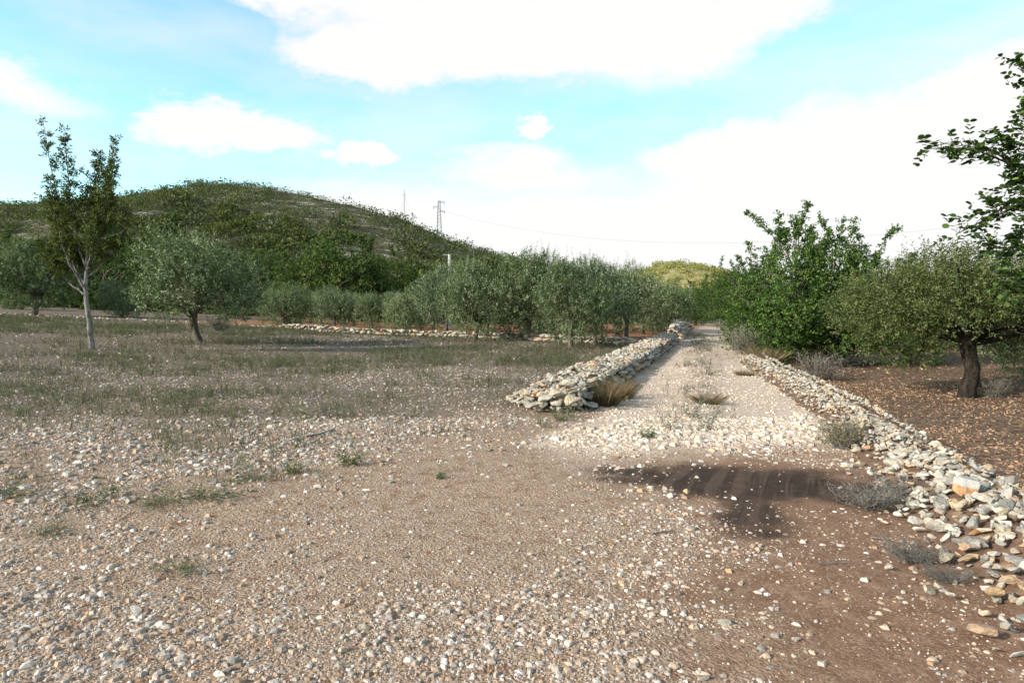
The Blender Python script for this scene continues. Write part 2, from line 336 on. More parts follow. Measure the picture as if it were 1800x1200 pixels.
def grid_mesh(name, x0, x1, nx, y0, y1, ny, hf, mat):
    gx, gy = np.meshgrid(np.linspace(x0, x1, nx), np.linspace(y0, y1, ny)); x = gx.ravel(); y = gy.ravel()
    i = np.arange(ny - 1)[:, None] * nx + np.arange(nx - 1)[None]
    return make_mesh(name, np.stack([x, y, hf(x, y)], -1), [np.stack([i, i + 1, i + nx + 1, i + nx], -1).reshape(-1, 4)], mats=(mat,), smooth=True)
tag(link('hill', grid_mesh('hill', -230, 60, 260, 66, 290, 150, hill_h, hill_mat('hillside', (.056, .064, .022), (.36, .33, .29), (.105, .088, .055)))), kind='structure')
tag(link('distant_hill', grid_mesh('distant_hill', 0, 150, 90, 188, 370, 90, hill2_h, hill_mat('distant_hillside_sunlit', (.24, .22, .06), (.44, .39, .30), (.34, .27, .13)))), kind='structure')  # distant hill: dry yellowish cover, with sunlight painted into its colours

# ------------------------------------------------------------------ rocks
def rock_variant(seed, flat=.7, bevel=True, npt=15):
    r = np.random.default_rng(seed); bm = bmesh.new()
    P = nrm(r.normal(size=(npt, 3))) * r.uniform(.82, 1.0, (npt, 1)); P = np.sign(P) * np.abs(P) ** .8
    P *= np.array([1, r.uniform(.6, .95), flat * r.uniform(.75, 1.1)]) * .5
    for p in P: bm.verts.new(p)
    res = bmesh.ops.convex_hull(bm, input=bm.verts[:])
    bmesh.ops.delete(bm, geom=[v for v in bm.verts if not v.link_faces], context='VERTS')
    if bevel: bmesh.ops.bevel(bm, geom=bm.edges[:], offset=.045, segments=1, affect='EDGES', clamp_overlap=True)
    bmesh.ops.triangulate(bm, faces=bm.faces[:]); bm.normal_update(); bm.verts.index_update()
    V = np.array([v.co[:] for v in bm.verts]); F = np.array([[v.index for v in f.verts] for f in bm.faces]); bm.free()
    return V, F
ROCKS = [rock_variant(s) for s in range(100, 122)]
ROCKS_LOW = [rock_variant(s, bevel=False, npt=13) for s in range(100, 122)]
ROCK_ME = [make_mesh('stone', v, [f], mats=(M_STONE,)) for v, f in ROCKS]
def stone_col(n, r):
    stops = np.array([p for p, _ in STONE_RAMP]); cc = np.array([c for _, c in STONE_RAMP]); u = r.random(n)
    return np.stack([np.interp(u, stops, cc[:, k]) for k in range(3)], -1)
def rotm(e): return np.array(Matrix.Rotation(e[2], 3, 'Z') @ Matrix.Rotation(e[1], 3, 'Y') @ Matrix.Rotation(e[0], 3, 'X'))
def place_stones(S, parent, limit, r, fill_name='rubble_fill'):
    """S: list of (pos, scale3, euler). The ones that show largest become parts, the rest one merged part."""
    key = [-(max(s[1]) / np.linalg.norm(np.array(s[0]) - np.array([0, 0, 1.5]))) for s in S]; order = np.argsort(key); mb = MB(); cols = stone_col(len(S), r)
    org = np.array(parent.location)
    for q, i in enumerate(order):
        p, s, e = S[i]; k = int(r.integers(len(ROCKS)))
        if q < limit: link('stone', ROCK_ME[k], parent, np.array(p) - org, e, tuple(s))
        else: mb.add((ROCKS_LOW[k][0] * np.array(s)) @ rotm(e).T + np.array(p) - org, ROCKS_LOW[k][1], cols[i])
    if mb.n: tag(link(fill_name, mb.mesh(fill_name, M_STONES), parent), kind='stuff')

# drystone wall left of the track
def build_track_wall():
    r = np.random.default_rng(5); A = np.array([.72, 10.55]); B = np.array([7.45, 32.6]); d = B - A; Ln = np.linalg.norm(d); d /= Ln; nR = np.array([d[1], -d[0]])
    root = tag(link('drystone_wall', None, loc=(A[0], A[1], float(ground_h(*A)))), 'long drystone wall with flat rubble top running along the left of the track', 'stone wall')
    S = []; H = .35; HW = .46
    for c in range(3):
        z = H * (c + .5) / 3; hw = HW - .05 * c
        per = [(-1, q) for q in np.arange(Ln, 0, -.02)] + [(0, a) for a in np.linspace(math.pi, 0, 70)] + [(1, q) for q in np.arange(0, Ln, .02)]
        pts = np.array([A + d * q + nR * sd * hw if sd else A + nR * hw * math.cos(a_) - d * hw * .9 * math.sin(a_) for sd, q in per for a_ in (q,)])
        seg = np.r_[0, np.cumsum(np.linalg.norm(np.diff(pts, axis=0), axis=1))]; s = r.uniform(0, .2)
        while s < seg[-1] - .2:
            w = r.uniform(.13, .36) * (1.15 if c == 0 else 1); q = s + w / 2; p = np.array([np.interp(q, seg, pts[:, 0]), np.interp(q, seg, pts[:, 1])])
            p2 = np.array([np.interp(q + .06, seg, pts[:, 0]), np.interp(q + .06, seg, pts[:, 1])]); tg = p2 - p
            ang = math.atan2(tg[1], tg[0]); jit = r.normal(0, .02, 2)
            S.append(((p[0] + jit[0], p[1] + jit[1], ground_h(*p) + z + r.normal(0, .015)), (w * 1.15, r.uniform(.24, .36), H / 3 * r.uniform(1.1, 1.6)), (r.normal(0, .22), r.normal(0, .22), ang + r.normal(0, .25))))
            s += w * .93
    for _ in range(2200):
        q = r.uniform(-.35, Ln); t = r.uniform(-.42, .42); p = A + d * q + nR * t; sz = r.uniform(.06, .17) if r.random() < .94 else r.uniform(.18, .28)
        S.append(((p[0], p[1], ground_h(*p) + H + .01 - .10 * (t / .45) ** 4 + r.normal(0, .03)), (sz, sz * r.uniform(.7, 1), sz * r.uniform(.45, .8)), (r.normal(0, .25), r.normal(0, .25), r.uniform(0, 6.3))))
    for _ in range(150):                                              # slumped end
        a = r.uniform(math.pi * .75, math.pi * 1.65); rad = r.uniform(.25, .85); p = A + rad * np.array([math.cos(a), math.sin(a)]) * np.array([.95, .8]); sz = r.uniform(.08, .24) * (1.2 - .4 * rad)
        S.append(((p[0], p[1], ground_h(*p) + max(0, .33 * (1.1 - rad)) + sz * .2), (sz, sz * .8, sz * .7), tuple(r.normal(0, .4, 3))))
    for (px, py, w, h) in [(935, 712, .34, .13), (975, 690, .26, .22), (958, 700, .24, .18), (1005, 700, .30, .34), (982, 716, .18, .22), (1000, 672, .26, .16)]:
        p = xz(px, py, 9.95); S.append((tuple(p), (w, w * .8, h), tuple(r.normal(0, .3, 3))))
    place_stones(S, root, 296, r)
    mb = MB(); z0 = float(root.location.z)                              # packed heart of the wall
    for k in range(24):
        a0 = A + d * Ln * k / 24; a1 = A + d * Ln * (k + 1.02) / 24; V = []
        for a in (a0, a1):
            g = float(ground_h(*a)) - z0
            for t, z in ((-.36, -.1), (-.32, .33), (.32, .33), (.36, -.1)): V.append((a[0] + nR[0] * t - A[0], a[1] + nR[1] * t - A[1], g + z))
        mb.add(V, [[0, 1, 5, 4], [1, 2, 6, 5], [2, 3, 7, 6], [0, 3, 2, 1], [4, 5, 6, 7]], (.13, .11, .09))
    link('wall_core', mb.mesh('wall_core', M_STONES), root)
build_track_wall()

def row_wall(name, path, label, size, rows, r, limit=300, width=.3, cat='stone wall', gapp=.05):
    path = np.array(path, float); seg = np.r_[0, np.cumsum(np.linalg.norm(np.diff(path, axis=0), axis=1))]
    c = path[len(path) // 2]; root = tag(link(name, None, loc=(c[0], c[1], float(ground_h(*c)))), label, cat); S = []
    for row in range(rows):
        for lane in (-1, 0, 1):
            s = r.uniform(0, .3)
            while s < seg[-1]:
                w = r.uniform(*size); x = np.interp(s, seg, path[:, 0]); y = np.interp(s, seg, path[:, 1]); x2 = np.interp(s + .1, seg, path[:, 0]); y2 = np.interp(s + .1, seg, path[:, 1])
                a = math.atan2(y2 - y, x2 - x)
                if r.random() > gapp and not (row == rows - 1 and r.random() < .35):
                    ox, oy = -math.sin(a) * lane * width * (1 - .2 * row), math.cos(a) * lane * width * (1 - .2 * row)
                    S.append(((x + ox + r.normal(0, .04), y + oy + r.normal(0, .04), float(ground_h(x + ox, y + oy)) + size[0] * .35 + row * size[0] * .75 + r.normal(0, .03)), (w * 1.1, r.uniform(*size), r.uniform(.75, 1.1) * size[0] * 1.15), (r.normal(0, .2), r.normal(0, .2), a + r.normal(0, .4))))
                s += w * .92
    place_stones(S, root, limit, r)
    return root
row_wall('boundary_wall', [(5.6, 28.2), (5, 28.8), (1, 33.5), (-3.2, 37.6), (-8, 41), (-15, 44.5)], 'low grey rubble wall crossing behind the weedy field under the olive row', (.24, .46), 2, np.random.default_rng(8), 300, .22)
row_wall('stone_border', [(-15.6, 44.8), (-20, 46.2), (-27, 46.8), (-36, 47.2)], 'faint line of scattered pale stones edging the far left of the field', (.16, .34), 1, np.random.default_rng(9), 200, .5, gapp=.35)
row_wall('wall_remnant', [(8.15, 34.4), (9.0, 37.2), (10.2, 41), (11.6, 45.5)], 'short tall wall stretch beyond the gap at the far bend of the track', (.26, .5), 4, np.random.default_rng(10), 200, .34)

def build_rubble():
    r = np.random.default_rng(15); ys = np.linspace(2.3, 20.5, 400)
    root = tag(link('rubble_bank', None, loc=(4.65, 9.2, float(ground_h(4.65, 9.2)))), 'tumbled bank of white, grey and orange rubble along the right edge of the track', 'rubble wall')
    S = []
    def prof(t): return .21 * np.exp(-(t / .36) ** 2)
    n = 0
    while n < 4400:
        y = 2.2 + 18.5 * r.random() ** 1.35; t = r.normal(0, .30 if y < 6 else .23)
        if abs(t) > .95: continue
        x = float(rline(y)) + t; g = min(float(ground_h(float(rline(y)) - .4, y)), 9)
        big = r.random(); sz = r.uniform(.035, .085) if big < .70 else (r.uniform(.08, .13) if big < .97 else r.uniform(.13, .19))
        if abs(t) > .55: sz *= .7
        if y > 6.5: sz *= .72
        wob = (.75 + .6 * float(fbm(y * .9, 3.3, 51))) * (1 if y < 6 else .7); z = max(g if t < 0 else float(ground_h(x, y)), float(ground_h(x, y))) if t < .2 else float(ground_h(x, y)) + .1
        S.append(((x, y, z + prof(t) * wob + sz * .12 + r.normal(0, .015)), (sz * 1.15, sz * r.uniform(.75, 1.05), sz * r.uniform(.6, .95)), (r.normal(0, .35), r.normal(0, .35), r.uniform(0, 6.3)))); n += 1
    place_stones(S, root, 297, r)
    mb = MB(); z0 = root.location
    T = np.linspace(-.95, 1.1, 15); V = []; 
    for y in ys[::4]:
        for t in T:
            x = float(rline(y)) + t; V.append((x - z0[0], y - z0[1], float(ground_h(x, y)) + prof(t) * (.75 + .6 * float(fbm(y * .9, 3.3, 51))) * (1 if y < 6 else .7) - .03 - .10 * max(0., abs(t) - .42) - z0[2]))
    k = len(T); i = np.arange(len(ys[::4]) - 1)[:, None] * k + np.arange(k - 1)[None]
    mb.add(V, np.stack([i, i + 1, i + k + 1, i + k], -1).reshape(-1, 4), (.15, .09, .06)); link('earth_core', mb.mesh('earth_core', M_STONES), root)
    # squared block on top
    p = at(1697, 858); bm = bmesh.new(); bmesh.ops.create_cube(bm, size=1); 
    for v in bm.verts: v.co = Vector((v.co.x * .125, v.co.y * .11, v.co.z * .115)) + Vector(r.normal(0, .008, 3))
    bmesh.ops.bevel(bm, geom=bm.edges[:], offset=.012, segments=2, affect='EDGES'); me = bpy.data.meshes.new('block'); bm.to_mesh(me); bm.free()
    t = NT('orange_block'); s = t.N.new('ShaderNodeSeparateXYZ'); t.L.new(t.obj(), s.inputs[0]); nn = t.noise(18, 5, .6)
    t.base(t.mix(t.rng(t.math('ADD', s.outputs[2], t.math('MULTIPLY', t.math('SUBTRACT', nn, .5), .03)), .0, .02), t.mix(t.rng(nn, .3, .7), (.32, .15, .06), (.50, .32, .19)), t.mix(nn, (.34, .32, .30), (.52, .50, .47)))); t.bump(nn, .6, .02); me.materials.append(t.m)
    y = 4.85; o = link('stone_block', me, root, (float(rline(y)) - .12 - z0[0], y - z0[1], float(ground_h(float(rline(y)) - .12, y)) + .25 - z0[2]), (.05, .12, -.15)); o['label'] = 'squared orange block with a white top'
build_rubble()

# ------------------------------------------------------------------ gravel
def pebbles(P, size, col, r, k=5):
    """flattened angular pebbles: k-sided base ring, inset top ring and a cap"""
    n = len(P); an = np.linspace(0, 2 * np.pi, k, endpoint=False)[None] + r.uniform(0, 6.3, (n, 1)) + r.normal(0, .22, (n, k))
    asp = r.uniform(.55, 1, (n, 1)); th = r.uniform(0, 6.3, (n, 1)); ct, st = np.cos(th), np.sin(th)
    def ring(rad, z):
        a = np.cos(an) * rad; b = np.sin(an) * rad * asp
        return np.stack([a * ct - b * st, a * st + b * ct, np.broadcast_to(z, a.shape)], -1)
    s = size[:, None]; h = s * r.uniform(.20, .48, (n, 1))
    if k == 4:
        V = np.concatenate([ring(s * .5 * r.uniform(.8, 1.15, (n, k)), -s * .12), ring(s * .3 * r.uniform(.6, 1.2, (n, k)), h * r.uniform(.75, 1.1, (n, k)))], 1)
        F0 = np.array([[0, 1, 5, 4], [1, 2, 6, 5], [2, 3, 7, 6], [3, 0, 4, 7], [4, 5, 6, 7]])
    else:
        V = np.concatenate([ring(s * .46 * r.uniform(.8, 1.1, (n, k)), -s * .15), ring(s * .52 * r.uniform(.85, 1.12, (n, k)), h * r.uniform(.3, .55, (n, k))), ring(s * .30 * r.uniform(.6, 1.2, (n, k)), h * r.uniform(.85, 1.1, (n, k)))], 1)
        q = np.arange(k); q2 = (q + 1) % k
        F0 = np.concatenate([np.stack([q, q2, q2 + k, q + k], -1), np.stack([q + k, q2 + k, q2 + 2 * k, q + 2 * k], -1)])
    m = V.shape[1]; V = V + P[:, None]; base = (np.arange(n) * m)[:, None, None]
    F = [(F0[None] + base).reshape(-1, 4)]
    if k != 4: F.append((np.arange(2 * k, 3 * k)[None] + np.arange(n)[:, None] * m))
    return V.reshape(-1, 3), F, np.repeat(col, m, 0)
def pebble_col(n, r, z, x, y):
    base = np.array([[.36, .33, .30], [.44, .41, .385], [.52, .49, .46], [.36, .28, .215], [.45, .36, .285], [.30, .285, .28], [.42, .28, .18], [.60, .57, .53], [.28, .21, .16], [.40, .33, .29]])
    w = np.array([.17, .16, .11, .14, .12, .11, .04, .06, .10, .06]); c = base[r.choice(10, n, p=w / w.sum())] * r.uniform(.60, 1.14, (n, 1))
    tr = z['track'][:, None]; c = c * (1 - tr) + (c * .55 + np.array([.27, .245, .215])) * tr
    rt = z['right'][:, None]; c = c * (1 - rt) + c * np.array([.85, .66, .5]) * rt
    fd = z['field'][:, None]; c = c * (1 - .14 * fd)
    return c * np.array([1.01, .935, .865])
def build_gravel():
    r = np.random.default_rng(77); VV = []; FQ = []; FP = []; CC = []; off = 0; total = 0
    #        ymin ymax  n candidates  size lo, hi, power, sides
    layers = [(2.3, 5.2, 56000, .007, .020, 1.2, 4), (2.3, 5.2, 23000, .013, .052, 2.6, 5), (5.2, 9.5, 46000, .013, .032, 1.4, 4), (5.2, 9.5, 15000, .022, .085, 2.4, 5),
              (9.5, 18, 44000, .024, .07, 1.8, 4), (18, 40, 18000, .05, .12, 1.8, 4)]
    for y0, y1, n, lo, hi, pw, k in layers:
        y = np.sqrt(r.uniform(y0 ** 2, y1 ** 2, n)); x = r.uniform(-.86, .86, n) * y
        z = zones(x, y); cl = fbm(x * 1.3, y * 1.3, 61); cl2 = fbm(x * .45, y * .45, 67)
        keep = np.clip((cl - .24) * 3.6, .2, 1) * np.clip((cl2 - .22) * 3.2, .4, 1)
        keep = keep * (1 - .86 * z['soil']) * (1 - .9 * z['stain']) * (1 - .82 * z['red']) * (1 - .30 * z['right']) * (1 - .2 * z['field'])
        mid = np.exp(-((x - (lline(y) + rline(y) - .6) / 2) / .55) ** 2); edge = z['track'] * sstep(14, 8.5, y); keep = np.maximum(keep, edge * .9 * sstep(.2, .5, fbm(x * 1.1, y * 1.1, 63)))
        keep = keep * (1 - sstep(9.5, 15, y) * z['track'] * .55 * (1 - mid))
        
        fine = sstep(1.6, .3, np.abs(x + .35 - .18 * (y - 5))) * sstep(8.0, 6.4, y) * sstep(3.0, 4.3, y)       # the finer, compacted strip in the middle
        if k == 5 or lo > .02: keep = keep * (1 - .8 * fine)
        m = r.random(n) < keep; x, y = x[m], y[m]; z = {a: b[m] for a, b in z.items()}; n = len(x)
        size = (lo + (hi - lo) * r.random(n) ** pw) * (1 - .35 * fine[m]); size = size * (1 + .45 * z['track'] * sstep(11, 8, y)) * (1 + .18 * sstep(.1, -2.5, x))
        P = np.stack([x, y, ground_h(x, y) - .10 * size], -1)
        V, F, C = pebbles(P, size, pebble_col(n, r, z, x, y), r, k)
        VV.append(V); FQ.append(F[0] + off); CC.append(C)
        if len(F) > 1: FP.append(F[1] + off)
        off += len(V); total += n
    print('pebbles', total)
    me = make_mesh('gravel', np.concatenate(VV), [np.concatenate(FQ), np.concatenate(FP)], np.concatenate(CC), (M_PEB,))
    tag(link('gravel', me), 'loose mixed limestone gravel over the bare ground and track', 'gravel', kind='stuff')
    # stones that can be picked out one by one
    k = 0; r = np.random.default_rng(78)
    fixed = [(225, 884, .10), (1075, 958, .05), (1273, 1097, .07), (1302, 1025, .05), (735, 1033, .05), (648, 1092, .045), (108, 1055, .05), (640, 1105, .06), (180, 1022, .05), (500, 905, .05), (1012, 990, .05), (1350, 912, .04), (1455, 1040, .05), (1626, 1055, .05), (1150, 1060, .04), (85, 1100, .06), (240, 1075, .07), (250, 1110, .06), (400, 1180, .05), (1195, 1045, .035), (1400, 1125, .05), (1238, 1195, .05), (790, 1125, .05), (1340, 1142, .05), (420, 642, .22), (565, 722, .16), (1048, 992, .035)]
    for px, py, s in fixed + [(None, None, 0)] * 210:
        if px is None:
            y = math.sqrt(r.uniform(2.7 ** 2, 9.5 ** 2)); x = r.uniform(-.74, .5) * y; s = r.uniform(.022, .058) * (y / 3.6) ** .55
            zz = zones(np.array([x]), np.array([y]))
            if zz['stain'][0] > .3 or (zz['soil'][0] > .5 and r.random() < .6) or x > float(rline(y)) - .5: continue
            z = float(ground_h(x, y))
        else: x, y, z = at(px, py)
        link('stone', ROCK_ME[int(r.integers(len(ROCK_ME)))], GROUND, (x, y, z + s * .10), (r.normal(0, .25), r.normal(0, .25), r.uniform(0, 6.3)), (s * 1.15, s * .9, s * .75))
build_gravel()

# ------------------------------------------------------------------ foliage
def leaf_quads(mb, P, D, Nn, L, W, C, bend=.0):
    D = nrm(D); S = nrm(np.cross(D, Nn)); U = np.cross(S, D); n = len(P); L = np.broadcast_to(L, (n,))[:, None]; W = np.broadcast_to(W, (n,))[:, None]
    V = np.stack([P, P + D * L * .5 + S * W * .5 + U * W * .15, P + D * L - U * L * bend, P + D * L * .5 - S * W * .5 + U * W * .15], 1).reshape(-1, 3)
    mb.add(V, np.arange(4 * n).reshape(n, 4), np.repeat(C, 4, 0))
def lobes_points(r, lobes, n, lo=.62):
    """points near the surface of a set of lobes (x,y,z,rx,rz)"""
    w = lobes[:, 3] ** 2; k = r.choice(len(lobes), n, p=w / w.sum()); d = nrm(r.normal(size=(n, 3))); q = (lo + (1 - lo) * r.random(n) ** .6)[:, None]
    P = lobes[k, :3] + d * q * np.stack([lobes[k, 3], lobes[k, 3], lobes[k, 4]], -1); return P, d, k
def shoots(mb, r, O, D, ln, per, leafL, leafW, pal, tw=.5, spread=.9):
    n = len(O); t = (np.linspace(.08, 1, per))[None, :, None]; ln = np.broadcast_to(ln, (n,))[:, None, None]
    P = O[:, None] + D[:, None] * ln * t + r.normal(0, .012, (n, per, 3)); side = nrm(r.normal(size=(n, per, 3))); side = nrm(side - D[:, None] * (side * D[:, None]).sum(-1, keepdims=True))
    LD = nrm(D[:, None] * tw + side * spread + r.normal(0, .15, (n, per, 3))); NN = nrm(r.normal(size=(n, per, 3)) + np.array([0, 0, .8]))
    pk = r.integers(0, len(pal), n)[:, None]; pk = np.where(r.random((n, per)) < .65, pk, r.integers(0, len(pal), (n, per)))
    C = pal[pk] * r.uniform(.8, 1.2, (n, per, 1))
    leaf_quads(mb, P.reshape(-1, 3), LD.reshape(-1, 3), NN.reshape(-1, 3), leafL * r.uniform(.7, 1.2, n * per), leafW * r.uniform(.8, 1.2, n * per), C.reshape(-1, 3))
def limb(p0, p1, r, k=7, sag=.12):
    t = np.linspace(0, 1, k)[:, None]; p0 = np.array(p0, float); p1 = np.array(p1, float); l = np.linalg.norm(p1 - p0)
    return p0 + (p1 - p0) * t + np.sin(t * np.pi) * np.array([r.normal(0, sag), r.normal(0, sag), r.normal(.08, sag)]) * l + r.normal(0, .02, (k, 3)) * l * t * (1 - t) * 3
OLIVE_PAL = np.array([[.035, .056, .020], [.055, .080, .032], [.095, .125, .056], [.17, .20, .115], [.29, .32, .215], [.08, .11, .040]])
OLIVE_PAL = OLIVE_PAL * np.array([1.22, 1.2, 1.2])
OLIVE_WARM = np.array([[.035, .05, .016], [.06, .08, .024], [.095, .115, .036], [.185, .175, .065], [.07, .095, .036], [.15, .16, .08]])
OLIVE_WARM = OLIVE_WARM * 1.3
CAROB_PAL = np.array([[.028, .058, .015], [.044, .084, .020], [.066, .118, .026], [.095, .155, .034], [.032, .065, .017], [.12, .165, .042]])
ASH_PAL = np.array([[.040, .060, .018], [.06, .085, .022], [.085, .11, .028], [.075, .07, .022], [.05, .07, .02], [.11, .13, .035]])
def olive_proto(seed, w=5.6, h=4.2, n=2600, trunk_h=1.15, pal=OLIVE_PAL, lean=.3, skirt=.9, leafL=.125, leafW=.038, sprigs=90, tr=.17, gap=False, bark=None):
    r = np.random.default_rng(seed); rx = w / 2; cz = (h + skirt) / 2; rz = (h - skirt) / 2; L = []
    for i in range(15):
        a = i * 2.4 + r.normal(0, .3); e = r.uniform(-1.0 if skirt < .5 else -.75, 1.0); ce = math.sqrt(1 - min(e * e, .98 if e > 0 else .6)); q = r.uniform(.5, .68)
        lr = w * r.uniform(.125, .205); L.append((rx * (q + .06) * ce * math.cos(a) * 1.05, rx * q * ce * math.sin(a) * 1.05, cz + rz * (.62 if e > 0 or skirt > .5 else .85) * e, lr, lr * r.uniform(.75, 1.0)))
    L.append((0, 0, cz + rz * .25, w * .25, rz * .55)); L = np.array(L); mb = MB()
    P, d, k = lobes_points(r, L, n, .42); P[:, 2] = np.maximum(P[:, 2], skirt * .8 + r.random(n) * .3)
    if gap:
        q = ~((np.abs(P[:, 0] - .1) < .75) & (P[:, 1] < .9) & (P[:, 2] < 1.75)); P, d = P[q], d[q]; n = len(P)
    D = nrm(d * .75 + np.array([0, 0, .62]) + r.normal(0, .25, (n, 3)))
    shoots(mb, r, P, D, r.uniform(.22, .48, n), 14, leafL, leafW, pal)
    Ps, ds, _ = lobes_points(r, L[L[:, 2] > cz - .1], sprigs, .9); Ps[:, 2] += .1
    shoots(mb, r, Ps, nrm(ds * .3 + np.array([0, 0, 1.]) + r.normal(0, .12, (sprigs, 3))), r.uniform(.45, .85, sprigs), 18, leafL * .75, leafW * .7, pal[1:])
    tb = MB(); fork = np.array([lean * .6, r.normal(0, .1), trunk_h]); tp = limb((0, 0, -.15), fork, r, 9, .05); tp[:, 0] += np.sin(np.linspace(0, 3, 9)) * .05
    tb.tube(tp, tr * np.array([1.5, 1.15, 1.0, .93, .9, .9, .93, .98, .9]), 10)
    for q in L[:11]:
        st = fork + (tp[-3] - fork) * r.uniform(0, .8); pth = limb(st, q[:3] * np.array([.85, .85, 1]) + np.array([0, 0, .1]), r, 7, .10); tb.tube(pth, np.linspace(tr * .5, .022, 7), 6)
        for _ in range(2): tb.tube(limb(pth[4], q[:3] + r.normal(0, q[3] * .5, 3), r, 5, .1), np.linspace(.03, .008, 5), 4)
    return tb.mesh('olive_trunk', bark or M_BARK, True), mb.mesh('olive_crown', M_LEAF)
def carob_proto(seed, w=5.2, h=4.2, n=2400, shoots_top=18, pal=CAROB_PAL, skirt=.15, leafL=.085, leafW=.06, per=11):
    r = np.random.default_rng(seed); rx = w / 2; cz = (h + skirt) / 2; rz = (h - skirt) / 2; L = []
    for i in range(18):
        a = i * 2.4 + r.normal(0, .4); e = r.uniform(-.95, 1.0); ce = math.sqrt(1 - min(e * e, .97)); q = r.uniform(.5, .75); lr = w * r.uniform(.12, .2)
        L.append((rx * q * ce * math.cos(a), rx * q * ce * math.sin(a), cz + rz * .72 * e, lr, lr * r.uniform(.7, 1.0)))
    L = np.array(L); mb = MB(); P, d, k = lobes_points(r, L, n, .5); P[:, 2] = np.maximum(P[:, 2], .05 + r.random(n) * .3)
    D = nrm(d * .9 + np.array([0, 0, .35]) + r.normal(0, .35, (n, 3))); shoots(mb, r, P, D, r.uniform(.15, .34, n), per, leafL, leafW, pal, .35, 1.0)
    tb = MB(); tb.tube(limb((0, 0, -.2), (.1, .1, .9), r, 6, .05), np.array([.26, .2, .17, .16, .16, .15]), 9)
    for q in L:
        pth = limb((.1, .1, r.uniform(.4, .9)), q[:3] * .97, r, 8, .16); tb.tube(pth, np.linspace(.085, .015, 8), 6)
        for _ in range(3): tb.tube(limb(pth[int(r.integers(3, 7))], q[:3] + r.normal(0, q[3] * .8, 3), r, 5, .16), np.linspace(.022, .006, 5), 4)
    for i in range(shoots_top):                                        # upright water shoots with tufts of leaves
        q = L[int(r.integers(len(L)))]; 
        if q[2] < cz: hi = L[L[:, 2] >= cz]; q = hi[int(r.integers(len(hi)))]
        b = q[:3] * .97; ln = r.uniform(.5, 1.7); e = b + np.array([r.normal(0, .5), r.normal(0, .5), 1]) * ln + np.array([0, 0, q[4]]); pth = limb(b, e, r, 8, .05); tb.tube(pth, np.linspace(.022, .007, 8), 4)
        m = int(26 * ln); tt = r.uniform(.35, 1, m) ** .8; O = np.stack([np.interp(tt, np.linspace(0, 1, 8), pth[:, c]) for c in range(3)], -1)
        shoots(mb, r, O, nrm(r.normal(size=(m, 3)) * np.array([1, 1, .4]) + np.array([0, 0, .35])), r.uniform(.12, .24, m), 9, leafL, leafW, pal, .35, 1.0)
    return tb.mesh('carob_trunk', M_BARK, True), mb.mesh('carob_crown', M_CAROB)

def place_tree(name, proto, x, y, rot, scale, label, group=None, cat='tree', z=None, drop=0.):
    z = float(ground_h(x, y)) if z is None else z
    root = tag(link(name, None, loc=(x, y, z), rot=(0, 0, rot), scale=scale), label, cat, group)
    link('trunk', proto[0], root); link('crown', proto[1], root, (0, 0, -drop)); return root
OL = [olive_proto(s, lean=l, skirt=k, w=ww, h=hh) for s, l, k, ww, hh in ((1, .35, .7, 6.0, 4.3), (2, .5, .35, 5.6, 4.5), (3, -.3, .15, 6.0, 4.1), (4, .1, .1, 5.7, 4.6))]
OLF = olive_proto(9, 6.4, 3.6, 2800, .7, skirt=.15, sprigs=80)
GOL = 'olive trees of the grove'
def tree_px(name, proto, px, py, rot, sc, label, group=None): x, y, _ = at(px, py); return place_tree(name, proto, x, y, rot, sc, label, group)
tree_px('olive_tree', OL[0], 349, 601, 2.6, .98, 'rounded silvery olive tree alone in the weedy field beside the pale slender tree', GOL)
tree_px('olive_tree', OL[1], 60, 553, .4, 1.2, 'olive tree at the far left edge, behind the line of scattered stones', GOL)
for px, Y, pr, rot, sc, lab in [
    (215, 52, OLF, 1.0, .72, 'low bushy olive showing between the pale slender tree and the lone olive'),
    (500, 47, OLF, 3.3, .78, 'bushy olive just right of the lone olive, foliage down to the stones'),
    (590, 45, OL[2], .6, .70, 'olive behind the low wall, third bush right of the lone olive'),
    (655, 44, OL[3], 2.2, .58, 'small olive with dark skirt behind the low wall'),
    (713, 41, OL[2], 4.1, .68, 'olive with short dark trunk standing just behind the low wall'),
    (782, 38.5, OL[0], 5.2, .92, 'olive with stout dark trunk behind the wall, below the concrete pole'),
    (835, 33.2, OL[1], .1, .88, 'olive with a leaning grey trunk growing in front of the low wall'),
    (935, 33.6, OL[3], 3.0, 1.0, 'tallest bushy olive in the middle of the row, sprigs above the skyline'),
    (1004, 26.6, OL[1], 2.0, .76, 'olive growing in front of the low wall over brown prunings'),
    (1046, 29.6, OL[3], 1.2, .86, 'dark-trunked olive beside the corner where the two walls meet'),
    (1100, 37, OL[0], .9, .9, 'olive on the red soil behind the meeting point of the walls'),
    (1130, 43, OL[2], 3.9, .85, 'olive with a pale split trunk on red soil near the far wall stretch'),
    (1172, 48, OLF, 5.0, .95, 'silvery olive beside the short wall stretch at the end of the track')]:
    place_tree('olive_tree', pr, (px - 900) / 1200 * Y, Y, rot, (sc * .74, sc * .74, sc), lab, GOL, drop=.05)
for k, (px, Y) in enumerate([(620, 54), (700, 56), (760, 52), (860, 47), (970, 45), (1040, 50), (1090, 56), (545, 58), (430, 60), (40, 60), (330, 62)]):
    place_tree('olive_tree', (OL + [OLF])[k % 5], (px - 900) / 1200 * Y, Y, k * 1.3, (.6 if px < 800 else .85) + .06 * (k % 3), 'olive tree in the rows hidden behind the first olives', 'olives in the rows behind', drop=.2)

